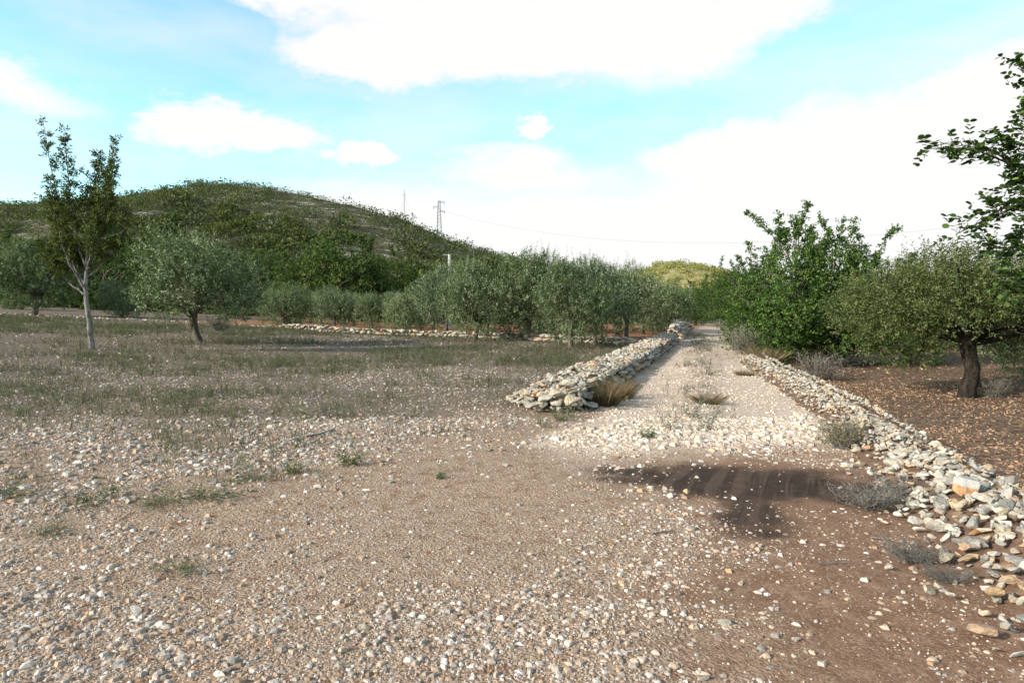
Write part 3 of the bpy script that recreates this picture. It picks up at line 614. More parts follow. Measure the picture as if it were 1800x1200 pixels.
WILD = CAROB_PAL * np.array([1.05, .92, 1.0]); CW = [carob_proto(26, 5.4, 4.2, 1700, 5, WILD, leafL=.12, leafW=.08), carob_proto(27, 6.2, 4.6, 1700, 3, WILD, leafL=.12, leafW=.08)]
CR = [carob_proto(21), carob_proto(22, 5.6, 4.4, 2400, 8), carob_proto(23, 6.2, 4.8, 2400, 4)]
big = carob_proto(25, 6.4, 3.7, 4200, 38)
x, y, z = at(1405, 640); place_tree('carob_tree', big, x + .2, y, .5, 1.05, 'large dark carob with upright leafy shoots right of the track', 'carob trees')
for px, Y, pr, rot, sc, lab in [
    (1268, 62, CR[2], 1.2, .98, 'broad carob closing off the far end of the track'),
    (1222, 66, CR[1], .2, .82, 'green carob left of the track end, below the sunlit hill'),
    (1322, 42, CR[1], 3.2, 1.0, 'carob on the right verge between the track end and the large carob'),
    (1480, 25, CR[0], 4.4, .78, 'low dark carob under the left side of the spreading right-hand olive'),
    (1595, 24, CR[1], 5.4, .72, 'dark carob bush behind the trunk of the spreading right-hand olive')]:
    place_tree('carob_tree', pr, (px - 900) / 1200 * Y, Y, rot, sc, lab, 'carob trees')
olr = olive_proto(31, 5.3, 3.0, 6000, 1.35, OLIVE_WARM, -.1, .72, .075, .024, 90, .17, True, M_DARKBARK)
x, y, z = at(1697, 698); place_tree('olive_tree', olr, x, y, 0, 1.0, 'spreading yellowish olive with dark trunk in the brown field on the right', GOL)
place_tree('olive_tree', OL[2], 15.2, 19.5, 1.0, .8, 'olive at the right edge behind the spreading yellowish olive', GOL)
for k, (px, Y) in enumerate([(1500, 38), (1600, 34), (1690, 38), (1780, 32), (1850, 26), (1420, 48), (1350, 56), (1930, 34)]):
    place_tree('carob_tree', CR[k % 3], (px - 900) / 1200 * Y, Y, k * 1.7, .72 + .06 * (k % 3), 'dark tree in the belt behind the right-hand trees', 'trees behind the right-hand field')
for k, (px, Y, s) in enumerate([(600, 72, 2.0), (650, 74, 1.5), (540, 76, 1.6), (200, 72, 1.75), (130, 76, 1.5), (20, 76, 1.5), (260, 78, 1.5), (470, 80, 1.2), (400, 82, 1.1), (690, 84, 1.1), (760, 84, .9), (820, 82, .95), (890, 84, .9), (960, 80, .95), (1030, 82, .9), (1080, 90, .85), (320, 80, 1.2), (-40, 74, 1.5)]):
    xx = (px - 900) / 1200 * Y; place_tree('wild_tree', CW[k % 2], xx, Y, k * 2.1, s, 'dark green tree in the belt at the foot of the rocky hill', 'trees at the foot of the hill', z=max(0., float(hill_h(xx, Y))) - .1)

# pale slender tree on the left
def build_ash():
    r = np.random.default_rng(44); x, y, z = at(160, 614); root = tag(link('slender_tree', None, loc=(x, y, z)), 'tall slender pale-barked tree with upright feathery leaders in the weedy field', 'tree')
    tb = MB(); mb = MB(); trunk = np.array([(.02, 0, -.1), (-.0, 0, .35), (-.04, .02, .9), (-.10, 0, 1.5), (-.12, 0, 2.0), (-.06, 0, 2.6), (-.02, 0, 3.3), (.0, 0, 4.2), (.02, .02, 5.2)])
    tb.tube(trunk, np.array([.115, .085, .076, .072, .06, .05, .042, .033, .02]), 10)
    leaders = [((-.1, 0, 1.7), (-.62, .1, 2.6), (-1.0, .1, 4.6), (-1.42, .1, 7.35)), ((-.06, 0, 2.6), (-.45, -.1, 3.6), (-.5, -.15, 5.2), (-.56, -.1, 6.95)), ((-.02, 0, 3.2), (.1, .1, 4.2), (.22, .2, 5.2), (.28, .2, 6.3)), ((-.06, 0, 2.5), (.35, 0, 3.6), (.65, .1, 5.0), (.88, .1, 6.75)), ((-.12, 0, 2.0), (-.7, .2, 2.8), (-1.2, .3, 3.7), (-1.45, .3, 4.8)), ((-.04, 0, 2.9), (.5, -.2, 3.6), (.9, -.3, 4.6), (1.05, -.2, 5.9)), ((-.1, 0, 1.9), (-.5, -.4, 2.7), (-.7, -.6, 3.8), (-.75, -.6, 5.4)), ((-.04, 0, 2.6), (.2, .5, 3.5), (.25, .7, 4.6), (.3, .7, 5.6)), ((-.12, 0, 1.7), (-.7, 0, 2.1), (-1.3, .1, 2.7), (-1.6, .1, 3.6)), ((-.08, 0, 2.3), (.5, 0, 2.6), (1.0, 0, 3.3), (1.25, .1, 4.4)), ((-.1, 0, 2.1), (-.4, .5, 2.5), (-.9, .8, 3.1), (-1.1, .9, 4.2)), ((-.05, 0, 2.5), (.4, -.5, 2.9), (.6, -.8, 3.4), (.9, -.9, 4.3))]
    for c in leaders:
        c = np.array(c); t = np.linspace(0, 1, 14)[:, None]; pth = (1 - t) ** 3 * c[0] + 3 * (1 - t) ** 2 * t * c[1] + 3 * (1 - t) * t * t * c[2] + t ** 3 * c[3]; pth += r.normal(0, .02, pth.shape)
        tb.tube(pth, np.linspace(.036, .007, 14), 6); m = 90; tt = r.uniform(.34, 1, m); O = np.stack([np.interp(tt, t[:, 0], pth[:, k]) for k in range(3)], -1)
        an = r.uniform(0, 6.3, m); D = nrm(np.stack([np.cos(an), np.sin(an), r.uniform(-.15, .55, m)], -1)); ln = r.uniform(.22, .42, m) * (1.2 - .75 * tt)
        shoots(mb, r, O, D, ln, 13, .115, .036, ASH_PAL, .55, .8)
        for _ in range(6):
            j = int(r.integers(4, 10)); e = pth[j] + np.array([r.normal(0, .35), r.normal(0, .35), r.uniform(.2, .6)]); sp = limb(pth[j], e, r, 5, .08); tb.tube(sp, np.linspace(.016, .005, 5), 4)
            O = sp[1 + r.integers(0, 4, 9)]; shoots(mb, r, O, nrm(r.normal(size=(9, 3)) + np.array([0, 0, .1])), r.uniform(.22, .4, 9), 13, .115, .036, ASH_PAL, .55, .8)
    link('trunk', tb.mesh('slender_trunk', M_PALE, True), root); link('crown', mb.mesh('slender_crown', M_CAROB), root)
build_ash()

# carob whose trunk stands just outside the picture, its boughs reaching in
def build_near_carob():
    r = np.random.default_rng(55); bx, by = 4.75, 5.5; bz = float(ground_h(bx, by)); root = tag(link('carob_tree', None, loc=(bx, by, bz)), 'near carob reaching leafy boughs in from the upper right edge', 'tree', 'carob trees')
    o = np.array([bx, by, bz]); tb = MB(); tb.tube(limb((0, 0, -.2), (.1, .05, 2.2), r, 8, .04), np.linspace(.2, .13, 8), 10); link('trunk', tb.mesh('near_trunk', M_BARK, True), root)
    top = np.array([bx + .1, by + .05, bz + 2.2]); n_oval = 8
    def rosette(lf, p, d, m, L=.043):
        d = nrm(d)
        for s in range(m):
            t = (s + 1) / m
            for sg in (-1, 1):
                side = nrm(np.cross(d, nrm(np.array([r.normal(0, .3), r.normal(0, .3), 1])))); c = p + d * .13 * t; dd = nrm(side * sg + d * .45 + r.normal(0, .2, 3)); nn = nrm(r.normal(0, .45, 3) + np.array([0, 0, 1])); S = nrm(np.cross(dd, nn)); U = np.cross(S, dd)
                l = L * r.uniform(.8, 1.2); w = l * .36; q = np.array([(0, 0), (.2, .8), (.55, 1), (.85, .75), (1, 0), (.85, -.75), (.55, -1), (.2, -.8)])
                V = c + q[:, :1] * dd * l + q[:, 1:] * S * w + np.abs(q[:, 1:]) * U * w * .25; lf.add(V, np.arange(8)[None], CAROB_PAL[int(r.integers(6))] * r.uniform(.7, 1.15))
    tips = [(1625, 262, 5.0), (1690, 255, 5.1), (1680, 412, 5.0), (1790, 120, 5.2), (1775, 330, 5.2), (1745, 375, 5.1), (1760, 250, 5.3), (1790, 440, 5.2), (1770, 505, 5.3), (1800, 200, 5.4), (1735, 440, 5.2)]
    for px, py, Y in tips:
        e = xz(px, py, Y); pth = limb(top + np.array([0, 0, r.uniform(-.5, .6)]), e, r, 12, .06); lf = MB(); bb = MB(); bb.tube(pth - o, np.linspace(.018, .003, 12), 5)
        for t in np.r_[r.uniform(.4, 1, 34), [1, .99, .97, .95]]:
            p = np.array([np.interp(t, np.linspace(0, 1, 12), pth[:, k]) for k in range(3)]); dr = pth[-1] - pth[-4]; d = nrm(nrm(dr) * .7 + r.normal(0, .55, 3)); s = r.uniform(.03, .16) * (1.2 - t * .6)
            q = p + nrm(r.normal(size=3)) * s; bb.tube(np.array([p, (p + q) / 2 + .01, q]) - o, .003, 3); rosette(lf, q, d, 4)
        lf.V = [v - o for v in lf.V]; br = link('branch', bb.mesh('near_branch', M_BARK), root); link('leaves', lf.mesh('near_leaves', M_CAROB), br)
    L = np.array([(.75, .2, 2.6, .8, .7), (1.3, .9, 3.4, .9, .8), (.9, -.5, 3.4, .7, .7), (1.6, -.2, 2.6, .9, .7), (.55, .6, 3.9, .6, .5), (1.2, .2, 4.3, .8, .6)])
    P, d, k = lobes_points(r, L, 900, .4); D = nrm(d + np.array([0, 0, .2])); mb = MB(); shoots(mb, r, P, D, r.uniform(.12, .22, 900), 9, .05, .034, CAROB_PAL, .35, 1.0)
    link('crown', mb.mesh('near_crown', M_CAROB), root)
    tb = MB()
    for q in L: tb.tube(limb((.1, .05, 2.1), q[:3], r, 8, .1), np.linspace(.08, .02, 8), 6)
    link('limb', tb.mesh('near_limbs', M_BARK, True), root)
build_near_carob()

# ------------------------------------------------------------------ hillside scrub
def puff(seed, pal, n=300, leaf=.21):
    r = np.random.default_rng(seed); L = [(r.normal(0, .3), r.normal(0, .3), r.uniform(.25, .6), r.uniform(.38, .6), r.uniform(.3, .5)) for _ in range(6)]; L = np.array(L); P, d, k = lobes_points(r, L, n, .75)
    P[:, 2] = np.abs(P[:, 2]); mb = MB(); C = pal[r.integers(0, len(pal), n)] * r.uniform(.75, 1.25, (n, 1)); leaf_quads(mb, P, nrm(d + r.normal(0, .6, (n, 3)) + np.array([0, 0, .4])), nrm(d + r.normal(0, .5, (n, 3))), leaf * r.uniform(.7, 1.3, n), leaf * .62, C)
    return np.concatenate(mb.V), np.concatenate(mb.F[4]), np.concatenate(mb.C)
SCRUB = np.array([[.058, .078, .026], [.08, .102, .032], [.115, .128, .042], [.07, .08, .034]]); SCRUBY = np.array([[.17, .18, .03], [.22, .22, .045], [.14, .16, .03]]); SCRUBG = np.array([[.09, .10, .06], [.11, .115, .07], [.08, .09, .05]]); SCRUB_SUNLIT = np.array([[.20, .20, .05], [.27, .25, .07], [.15, .16, .04], [.30, .27, .10]])  # last palette: dry yellowish scrub, made yellower so the distant hill looks sunlit
PV = [puff(200 + i, SCRUB) for i in range(5)] + [puff(210 + i, SCRUBG) for i in range(2)] + [puff(220, SCRUBY)]; PM = [make_mesh('shrub', v, [f], c, (M_CAROB,)) for v, f, c in PV]
PVF = [puff(230 + i, SCRUB_SUNLIT, 120, .34) for i in range(3)]
def build_scrub():
    r = np.random.default_rng(66); n = 12500; x = r.uniform(-150, 40, n); y = r.uniform(72, 168, n); h = hill_h(x, y); px = 900 + 1200 * x / y
    dens = fbm(x * .06, y * .06, 71); keep = (h > .6) & (px > -160) & (r.random(n) < np.clip((dens - .26) * 3.8, .30, 1)) & (y < np.interp(x, _rx, _ry) + 6); x, y, h = x[keep], y[keep], h[keep]; n = len(x)
    s = 1.12 * r.uniform(.55, 1.25, n) * np.where(r.random(n) < .18, 1.7, 1) * (1.25 - .3 * sstep(80, 150, y)); k = r.choice(8, n, p=[.17, .17, .16, .15, .13, .1, .09, .03]); order = np.argsort(-s / y); mb = MB()
    print('shrubs', n)
    for q, i in enumerate(order):
        rot = r.uniform(0, 6.3)
        if q < 290:
            o = link('shrub', PM[k[i]], None, (x[i], y[i], h[i] - .15 * s[i]), (0, 0, rot), (s[i] * 1.2, s[i] * 1.2, s[i])); tag(o, ('rounded dark green shrub on the rocky hillside', 'greyish shrub on the rocky hillside', 'bright yellow-green shrub on the rocky hillside')[0 if k[i] < 5 else 1 if k[i] < 7 else 2], 'shrub', 'shrubs on the rocky hillside' + ('', ' grey', ' yellow')[0 if k[i] < 5 else 1 if k[i] < 7 else 2])
        else:
            V, F, C = PV[k[i]]; sub = F[r.permutation(len(F))[:40]]; c_, s_ = math.cos(rot), math.sin(rot); Vr = V[sub.ravel()] * np.array([1.2, 1.2, 1]) * s[i]; Vr = np.stack([Vr[:, 0] * c_ - Vr[:, 1] * s_, Vr[:, 0] * s_ + Vr[:, 1] * c_, Vr[:, 2]], -1) + np.array([x[i], y[i], h[i] - .15 * s[i]])
            mb.add(Vr, np.arange(len(Vr)).reshape(-1, 4), C[sub.ravel()])
    tag(link('hillside_scrub', mb.mesh('hillside_scrub', M_CAROB)), 'low mixed scrub covering the rocky hillside', 'scrub', kind='stuff')
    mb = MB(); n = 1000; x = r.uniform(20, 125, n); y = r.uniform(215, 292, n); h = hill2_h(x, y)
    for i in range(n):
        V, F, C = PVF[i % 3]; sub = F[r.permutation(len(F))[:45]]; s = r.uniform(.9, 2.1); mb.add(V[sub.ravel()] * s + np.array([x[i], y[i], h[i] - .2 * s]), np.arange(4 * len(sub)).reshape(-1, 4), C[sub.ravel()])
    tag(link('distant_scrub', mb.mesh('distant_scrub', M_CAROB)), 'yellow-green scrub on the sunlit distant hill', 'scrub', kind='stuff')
build_scrub()

# ------------------------------------------------------------------ masts, pole, wire
def metal(name, c):
    t = NT(name); n = t.noise(6, 4); t.base(t.mix(n, tuple(v * .8 for v in c), c)); t.p.inputs['Roughness'].default_value = .6; return t.m
M_STEEL = metal('weathered_steel', (.30, .30, .30)); M_CONC = metal('concrete', (.48, .46, .42)); M_WIRE = metal('wire', (.12, .12, .12))
def build_masts():
    hx, hy, hz = at(772, 419, lambda a, b: hill_h(a, b)); H = 68 / 1200 * hy; root = tag(link('power_pylon', None, loc=(hx, hy, hz - .3)), 'grey lattice pylon with three crossarms on the right slope of the hill', 'pylon'); mb = MB(); hw = lambda z: .42 * (1 - .7 * z / H) + .06
    for sx in (-1, 1):
        for sy in (-1, 1): link('leg', (lambda m: (m.tube([(sx * hw(0), sy * hw(0), 0), (sx * hw(H), sy * hw(H), H)], .06, 4), m.mesh('leg', M_STEEL))[1])(MB()), root)
    zz = np.linspace(0, H, 13)
    for a, b in zip(zz[:-1], zz[1:]):
        for s in (-1, 1):
            mb.tube([(-hw(a), s * hw(a), a), (hw(b), s * hw(b), b)], .035, 3); mb.tube([(s * hw(a), -hw(a), a), (s * hw(b), hw(b), b)], .035, 3)
    link('bracing', mb.mesh('bracing', M_STEEL), root)
    for z, s, ln in ((H * .95, 1, 1.1), (H * .83, -1, 1.1), (H * .72, 1, 1.1)):
        m = MB(); m.tube([(0, 0, z), (s * ln, 0, z + .05)], .07, 4); m.tube([(0, 0, z + .45), (s * ln, 0, z + .06)], .03, 3); ca = link('crossarm', m.mesh('crossarm', M_STEEL), root); m = MB(); m.tube([(s * ln, 0, z + .05), (s * ln, 0, z - .4)], .05, 4); link('insulator', m.mesh('insulator', M_WIRE), ca)
    Y = 149.; b = xz(711, 382, Y); t = xz(709, 334, Y); bz = float(hill_h(b[0], Y)); mb = MB(); root2 = tag(link('radio_mast', None, loc=(b[0], Y, bz - .3)), 'thin guyed radio mast standing on the hill ridge', 'mast'); Hm = t[2] - bz + .3; m = MB()
    for q in (0, 2.1, 4.2): m.tube([(.12 * math.cos(q), .12 * math.sin(q), 0), (.12 * math.cos(q), .12 * math.sin(q), Hm)], .03, 3)
    for k in range(16): m.tube([(.12, 0, Hm * k / 16), (-.06, .1, Hm * (k + 1) / 16)], .02, 3)
    link('shaft', m.mesh('shaft', M_STEEL), root2)
    for q in (.4, 2.5, 4.6): m = MB(); m.tube([(0, 0, Hm * .85), (2.4 * math.cos(q), 2.4 * math.sin(q), .3)], .012, 3); link('guy_wire', m.mesh('guy_wire', M_STEEL), root2)
    m = MB(); m.tube([(-.6, 0, Hm * .88), (.5, 0, Hm * .88)], .03, 4); link('antenna', m.mesh('antenna', M_STEEL), root2)
    Y = 58.; t = xz(790, 447, Y); gz = float(ground_h(t[0], Y)); root3 = tag(link('utility_pole', None, loc=(t[0], Y, gz - .2)), 'pale concrete utility pole rising behind the olive row', 'pole'); Hp = t[2] - gz + .2
    m = MB(); m.tube([(0, 0, 0), (0, 0, Hp)], [.16, .12], 8); link('shaft', m.mesh('pole_shaft', M_CONC), root3); m = MB(); m.tube([(-.55, 0, Hp - .05), (.15, 0, Hp - .05)], .045, 4); link('crossarm', m.mesh('pole_arm', M_STEEL), root3)
    a = np.array([hx, hy, hz + H * .72]); e = xz(2300, 300, 60.); tt = np.linspace(0, 1, 60)[:, None]; pth = a + (e - a) * tt - np.array([0, 0, 1.]) * 4 * tt * (1 - tt) * 6.4
    m = MB(); m.tube(pth, .009, 3); tag(link('power_cable', m.mesh('power_cable', M_WIRE)), 'thin power cable sagging across the bright sky from the pylon', 'cable')
build_masts()

# ------------------------------------------------------------------ grass, weeds, twigs
def blades(mb, r, O, D, L, W, C, curve=.3):
    n = len(O); D = nrm(D); S = nrm(np.cross(D, r.normal(size=(n, 3)))); L = L[:, None]; out = D * np.array([1, 1, 0]); M = O + D * L * .55; T = O + D * L + out * L * curve - np.array([0, 0, 1]) * L * curve * .5 * np.linalg.norm(out, axis=1, keepdims=True)
    V = np.stack([O - S * W / 2, O + S * W / 2, M + S * W * .35, T, M - S * W * .35], 1).reshape(-1, 3); mb.add(V, np.arange(5 * n).reshape(n, 5), np.repeat(C, 5, 0))
STRAW = np.array([[.24, .17, .09], [.19, .13, .07], [.29, .22, .13], [.13, .095, .055], [.16, .135, .07], [.20, .15, .10]])
STRAW = STRAW * .8
def tuft_mesh(seed, n=950, h=.5, rad=.26, pal=STRAW, sp=.75):
    r = np.random.default_rng(seed); mb = MB(); a = r.uniform(0, 6.3, n); q = rad * np.sqrt(r.random(n)) * .6; O = np.stack([np.cos(a) * q, np.sin(a) * q, np.full(n, -.02)], -1); D = np.stack([np.cos(a) * q / rad * sp * 1.6, np.sin(a) * q / rad * sp * 1.6, np.ones(n)], -1) + r.normal(0, .18, (n, 3))
    blades(mb, r, O, D, h * r.uniform(.4, 1.15, n), .0036, pal[r.integers(0, len(pal), n)] * r.uniform(.75, 1.2, (n, 1)), .35); return mb.mesh('grass_tuft', M_DRY)
TF = [tuft_mesh(301), tuft_mesh(302, 800, .42), tuft_mesh(303, 800, .30, .34, sp=1.3)]
GREENISH = np.array([[.11, .13, .05], [.15, .155, .07], [.09, .10, .045], [.19, .17, .09]]); GREYW = np.array([[.12, .125, .085], [.16, .155, .115], [.09, .10, .06], [.20, .18, .14], [.11, .13, .06]])
FRESH = np.array([[.055, .085, .03], [.08, .11, .04], [.11, .13, .06], [.07, .09, .045]])
for px, py, s, k, lab in [(1062, 712, 1.15, 0, 'big straw-coloured grass tuft leaning on the near end of the drystone wall'), (1092, 700, 1.05, 1, 'second straw grass tuft tucked against the drystone wall'), (1245, 708, .85, 2, 'flat brown grass tuft in the middle of the track'), (1352, 640, 1.25, 0, 'golden grass tuft on the right verge nearest the rubble bank'), (1332, 632, 1.2, 1, 'golden-brown grass tuft on the right verge beside the track'), (1385, 650, 1.1, 2, 'dull straw tuft on the verge under the large carob'), (1310, 614, 1.3, 1, 'farthest straw tuft on the right verge of the track'), (1310, 660, .7, 2, 'small olive-brown tuft on the white gravel edge of the rubble bank')]:
    x, y, z = at(px, py); tag(link('grass_tuft', TF[k], None, (x, y, z), (0, 0, s * 9), s), lab, 'grass tuft', 'dry grass tufts')
def weed_mesh(seed, n=36, h=.22, rad=.22, pal=FRESH):
    r = np.random.default_rng(seed); mb = MB(); tb = MB(); a = r.uniform(0, 6.3, n); q = rad * np.sqrt(r.random(n)); O = np.stack([np.cos(a) * q * .18, np.sin(a) * q * .18, np.zeros(n)], -1); D = nrm(np.stack([np.cos(a) * q / rad, np.sin(a) * q / rad, np.full(n, .9)], -1) + r.normal(0, .2, (n, 3)))
    shoots(mb, r, O, D, h * r.uniform(.3, 1.3, n), 14, .035, .010, pal, .6, .8); return mb.mesh('weed_clump', M_LEAF)
WD = [weed_mesh(311, 34, .24), weed_mesh(312, 46, .36, .5), weed_mesh(313, 22, .34, .16, GREYW)]
WPOS = [(165, 882, .95, 1), (352, 880, 1.0, 1), (272, 887, .6, 1), (15, 868, .9, 1), (615, 818, .9, 0), (515, 832, .7, 0), (440, 845, .7, 1), (1175, 755, 1.0, 2), (1215, 735, 1.1, 2), (1140, 770, .8, 0), (1240, 755, 1., 2), (90, 935, .6, 1), (773, 842, .45, 0), (320, 1005, .5, 1), (1005, 735, .9, 2), (985, 740, .8, 0), (960, 752, .8, 2), (1250, 660, 1.1, 2), (1236, 640, 1.2, 2), (1245, 618, 1.3, 2), (1120, 640, 1.0, 2), (1160, 625, 1.1, 2), (1110, 655, 1., 0), (1450, 780, .8, 2), (1330, 610, 1.4, 2)]
WLAB = ['low green weed mat left of centre in the gravel near the lower left', 'spreading green weed mat beside the orange stone in the gravel', 'green weed mat joining its two neighbours in the left gravel', 'green weed patch cut by the left picture edge', 'dark green weed clump where the weedy field meets the bare gravel', 'small green weed left of the clump at the field edge', 'flat green weed in the stones at the field edge', 'grey-green weed at the near end of the track centre strip', 'upright weed in the track centre strip behind the nearest ones', 'short green weed among white stones at the mouth of the track', 'sparse weed right of centre strip at the mouth of the track', 'thin weed mat in the left gravel', 'tiny lone green weed in the tan gravel', 'small dark weed flat in the foreground gravel', 'tall weed stems at the foot of the wall end', 'green weed at the foot of the wall end stones', 'thin weed on the spilled stones left of the wall end', 'grey weed on the track centre strip beyond the brown tuft', 'grey weed farther up the track centre strip', 'farthest grey weed on the track centre strip', 'weed at the shaded foot of the drystone wall', 'farthest weed at the shaded foot of the drystone wall', 'green weed at the wall foot just past the straw tufts', 'grey weed on the near face of the rubble bank', 'weed on the far right verge of the track']
for (px, py, s, k), lab in zip(WPOS, WLAB):
    x, y, z = at(px, py); root = tag(link('weed_clump', None, None, (x, y, z), (0, 0, px), (s * 1.7, s * .9, s * .38) if k == 1 else s), lab, 'weed', 'weed clumps'); tag(link('foliage', WD[k], root), kind='stuff')
def build_weeds():
    r = np.random.default_rng(91); n = 108000; y = np.sqrt(r.uniform(5.5 ** 2, 44 ** 2, n)); x = r.uniform(-.86, .36, n) * y; z = zones(x, y); pt = fbm(x * .35, y * .35, 81); pt2 = fbm(x * 1.4, y * 1.4, 83)
    keep = z['field'] * np.clip((pt - .36) * 4.2, .10, 1) * np.clip((pt2 - .3) * 2.6, .10, 1) * np.where(y > 20, .6, 1); keep = np.maximum(keep, .22 * z['strip'] * (pt2 > .48) * (y < 40)); m = r.random(n) < keep; x, y = x[m], y[m]; n = len(x); print('weeds', n)
    O = np.stack([x, y, ground_h(x, y)], -1); mb = MB(); pal = np.concatenate([GREYW, GREYW * .7, GREENISH[:2], [[.16, .12, .085], [.11, .085, .06], [.075, .07, .05]], FRESH[2:]]) * .9; h = r.uniform(.08, .26, n) * np.where(r.random(n) < .12, 1.5, 1); ck = r.integers(0, len(pal), n)
    for b in range(4):
        D = np.stack([r.normal(0, .28, n), r.normal(0, .28, n), np.ones(n)], -1); OO = O + np.stack([r.normal(0, .03, n), r.normal(0, .03, n), np.zeros(n)], -1); S = nrm(np.cross(D, r.normal(size=(n, 3)))); w = (.0045 + .00028 * y)[:, None]; L = (h * r.uniform(.6, 1.1, n))[:, None]
        V = np.stack([OO - S * w * .5, OO + S * w * .5, OO + nrm(D) * L], 1).reshape(-1, 3); mb.add(V, np.arange(3 * n).reshape(n, 3), np.repeat(pal[ck] * r.uniform(.75, 1.2, (n, 1)), 3, 0))
    for b in range(5):
        t = r.uniform(.15, .9, n)[:, None]; P = O + np.array([0, 0, 1]) * h[:, None] * t + r.normal(0, .02, (n, 3)); D = nrm(r.normal(size=(n, 3)) * np.array([1, 1, .4]) + np.array([0, 0, .5])); S = nrm(np.cross(D, r.normal(size=(n, 3)))); w = (.005 + .00028 * y)[:, None]
        V = np.stack([P - S * w * .5, P + S * w * .5, P + D * .05 * (1 + y[:, None] * .02)], 1).reshape(-1, 3); mb.add(V, np.arange(3 * n).reshape(n, 3), np.repeat(pal[ck] * r.uniform(.7, 1.25, (n, 1)), 3, 0))
    tag(link('field_weeds', mb.mesh('field_weeds', M_DRY)), 'thin grey-green weeds scattered over the stony field', 'weeds', kind='stuff')
    # fallen leaves and bark under the trees
    mb = MB(); P = []; C = []
    for (cx, cy, rad, m) in [(10.2, 15.4, 4.5, 2800), (11.5, 11, 4, 1000), (7, 8.5, 1.8, 400), (2.4, 26.2, 1.8, 1500), (3.7, 29, 1.6, 1200), (-1.9, 32.6, 1.4, 900), (1.9, 19.5, 1.4, 900), (-13, 28, 1.5, 700), (9, 21, 3, 1500)]:
        a = r.uniform(0, 6.3, m); q = rad * np.sqrt(r.random(m)); xx = cx + q * np.cos(a); yy = cy + q * np.sin(a); P.append(np.stack([xx, yy, ground_h(xx, yy) + r.uniform(.005, .03, m)], -1))
    P = np.concatenate(P); n = len(P); pal = np.array([[.15, .085, .048], [.11, .066, .042], [.21, .14, .09], [.07, .048, .034], [.25, .19, .135]]); leaf_quads(mb, P, r.normal(size=(n, 3)) * np.array([1, 1, .25]), nrm(r.normal(0, .4, (n, 3)) + np.array([0, 0, 1])), r.uniform(.04, .09, n), r.uniform(.018, .035, n), pal[r.integers(0, 5, n)])
    tag(link('leaf_litter', mb.mesh('leaf_litter', M_LITTER)), 'dry brown leaf litter under the trees', 'leaf litter', kind='stuff')
build_weeds()
def twig_bush(seed, n=70, h=.4, leafy=0, spread=.8, pal=GREYW):
    r = np.random.default_rng(seed); tb = MB(); mb = MB()
    for i in range(n):
        a = r.uniform(0, 6.3); e = np.array([math.cos(a) * spread, math.sin(a) * spread, r.uniform(.3, 1.2)]) * h * r.uniform(.5, 1.1); p = limb((r.normal(0, .05), r.normal(0, .05), -.02), e, r, 6, .15); tb.tube(p, np.linspace(.006, .002, 6), 3)
        for k in range(4): s = p[int(r.integers(2, 6))]; tb.tube(limb(s, s + r.normal(0, .10, 3) * h / .4 + np.array([0, 0, .05]), r, 4, .15), np.linspace(.003, .0012, 4), 3)
        if leafy: shoots(mb, r, p[2:], nrm(r.normal(size=(4, 3)) + np.array([0, 0, .8])), r.uniform(.05, .12, 4), leafy, .03, .009, pal, .6, .8)
    return tb.mesh('twigs', M_TWIG), (mb.mesh('foliage', M_LEAF) if leafy else None)
MOSS = np.array([[.12, .13, .03], [.17, .15, .04], [.09, .11, .03], [.20, .14, .05]])
TW = [twig_bush(401, 90, .42, 2), twig_bush(402, 60, .36, 6, pal=MOSS), twig_bush(403, 80, .5, 7, pal=np.array([[.07, .08, .03], [.10, .10, .04], [.13, .11, .06]]))]
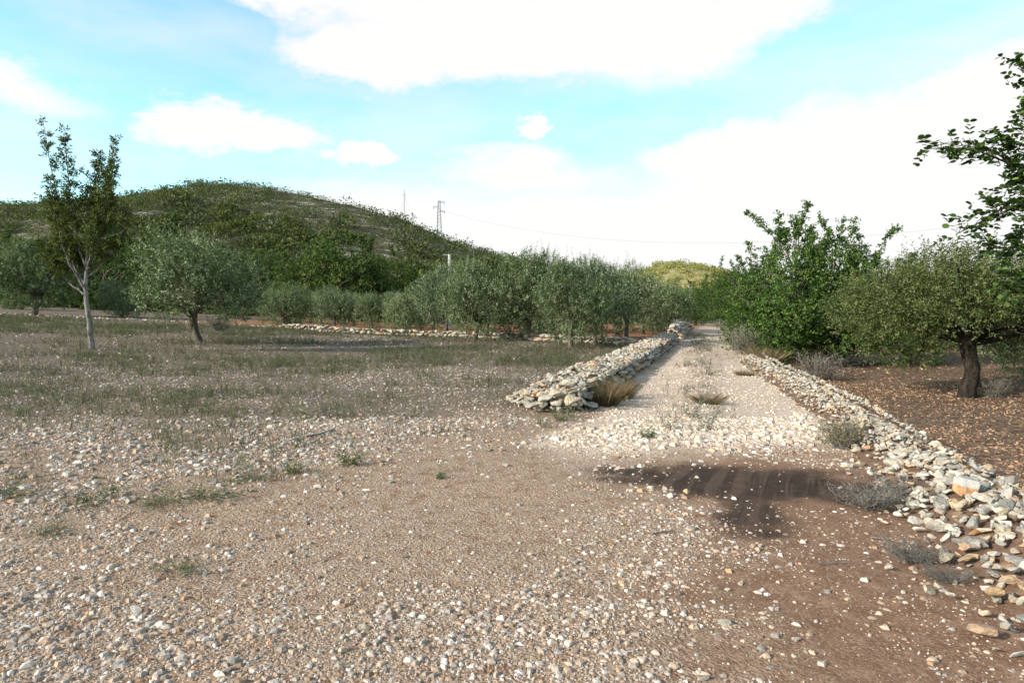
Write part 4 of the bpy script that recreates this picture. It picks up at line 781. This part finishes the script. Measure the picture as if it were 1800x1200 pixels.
for px, py, s, k, lab in [(1600, 882, .85, 0, 'large tangle of grey twigs against the rubble bank beside the dark soil'), (1530, 890, .8, 0, 'thin grey twig bush at the edge of the dark soil'), (1640, 862, .6, 0, 'grey twig bush pressed onto the rubble near the orange block'), (1480, 788, .85, 1, 'low yellow-green shrub growing out of the rubble bank'), (1500, 772, .5, 0, 'grey twiggy shrub just above the yellow-green shrub on the rubble'), (1660, 1020, .35, 0, 'small dark twig clump at the foot of the nearest rubble'), (1600, 985, .5, 0, 'flattened brown twigs on the soil near the rubble'), (1440, 668, 1.4, 2, 'olive-brown bush behind the far rubble under the large carob'), (1290, 605, 1.8, 2, 'dark low bush on the right verge far up the track'), (1310, 622, 1.6, 2, 'dark low bush on the right verge behind the golden tufts'), (385, 582, 1.9, 2, 'brown brush heap beside the trunk of the lone olive'), (1742, 698, .9, 2, 'suckering bush at the foot of the spreading yellowish olive')]:
    x, y, z = at(px, py); root = tag(link('low_shrub', None, None, (x, y, z), (0, 0, px), (s, s, s * (.45 if k == 0 else 1))), lab, 'shrub', 'low shrubs and twigs'); link('twigs', TW[k][0], root)
    if TW[k][1]: link('foliage', TW[k][1], root)
def stick(pts, rad, label, mat=M_TWIG):
    P = np.array([at(*p) for p in pts]); P[:, 2] += rad + .008; o = P[0].copy(); m = MB(); m.tube(P - o, np.linspace(rad, rad * .5, len(P)), 6); tag(link('fallen_stick', m.mesh('fallen_stick', mat), None, o), label, 'stick', 'fallen sticks')
stick([(1148, 942), (1170, 938), (1188, 936)], .008, 'short dark stick on the gravel left of the dark soil')
stick([(1530, 948), (1565, 952), (1600, 962)], .006, 'long thin stick on the soil beside the grey twigs')
stick([(1440, 996), (1470, 993), (1495, 992)], .005, 'thin stick on the brown soil in the lower right')
stick([(540, 770), (565, 764), (585, 757)], .012, 'dark stick lying at the edge of the weedy field')
def bare_branch():
    r = np.random.default_rng(5); x, y, z = at(1462, 662); root = tag(link('bare_branch', None, loc=(x, y, z)), 'bleached bare branch arching out beside the olive-brown bush', 'branch'); m = MB()
    for e in [(-.2, .1, .55), (.5, 0, .42), (.75, .1, .2), (.25, .2, .6)]:
        p = limb((0, 0, 0), e, r, 7, .25); m.tube(p, np.linspace(.016, .005, 7), 5)
        for _ in range(3): s = p[int(r.integers(3, 6))]; m.tube(limb(s, s + r.normal(0, .18, 3), r, 5, .2), np.linspace(.007, .003, 5), 4)
    link('twigs', m.mesh('bare_twigs', M_PALE), root)
bare_branch()
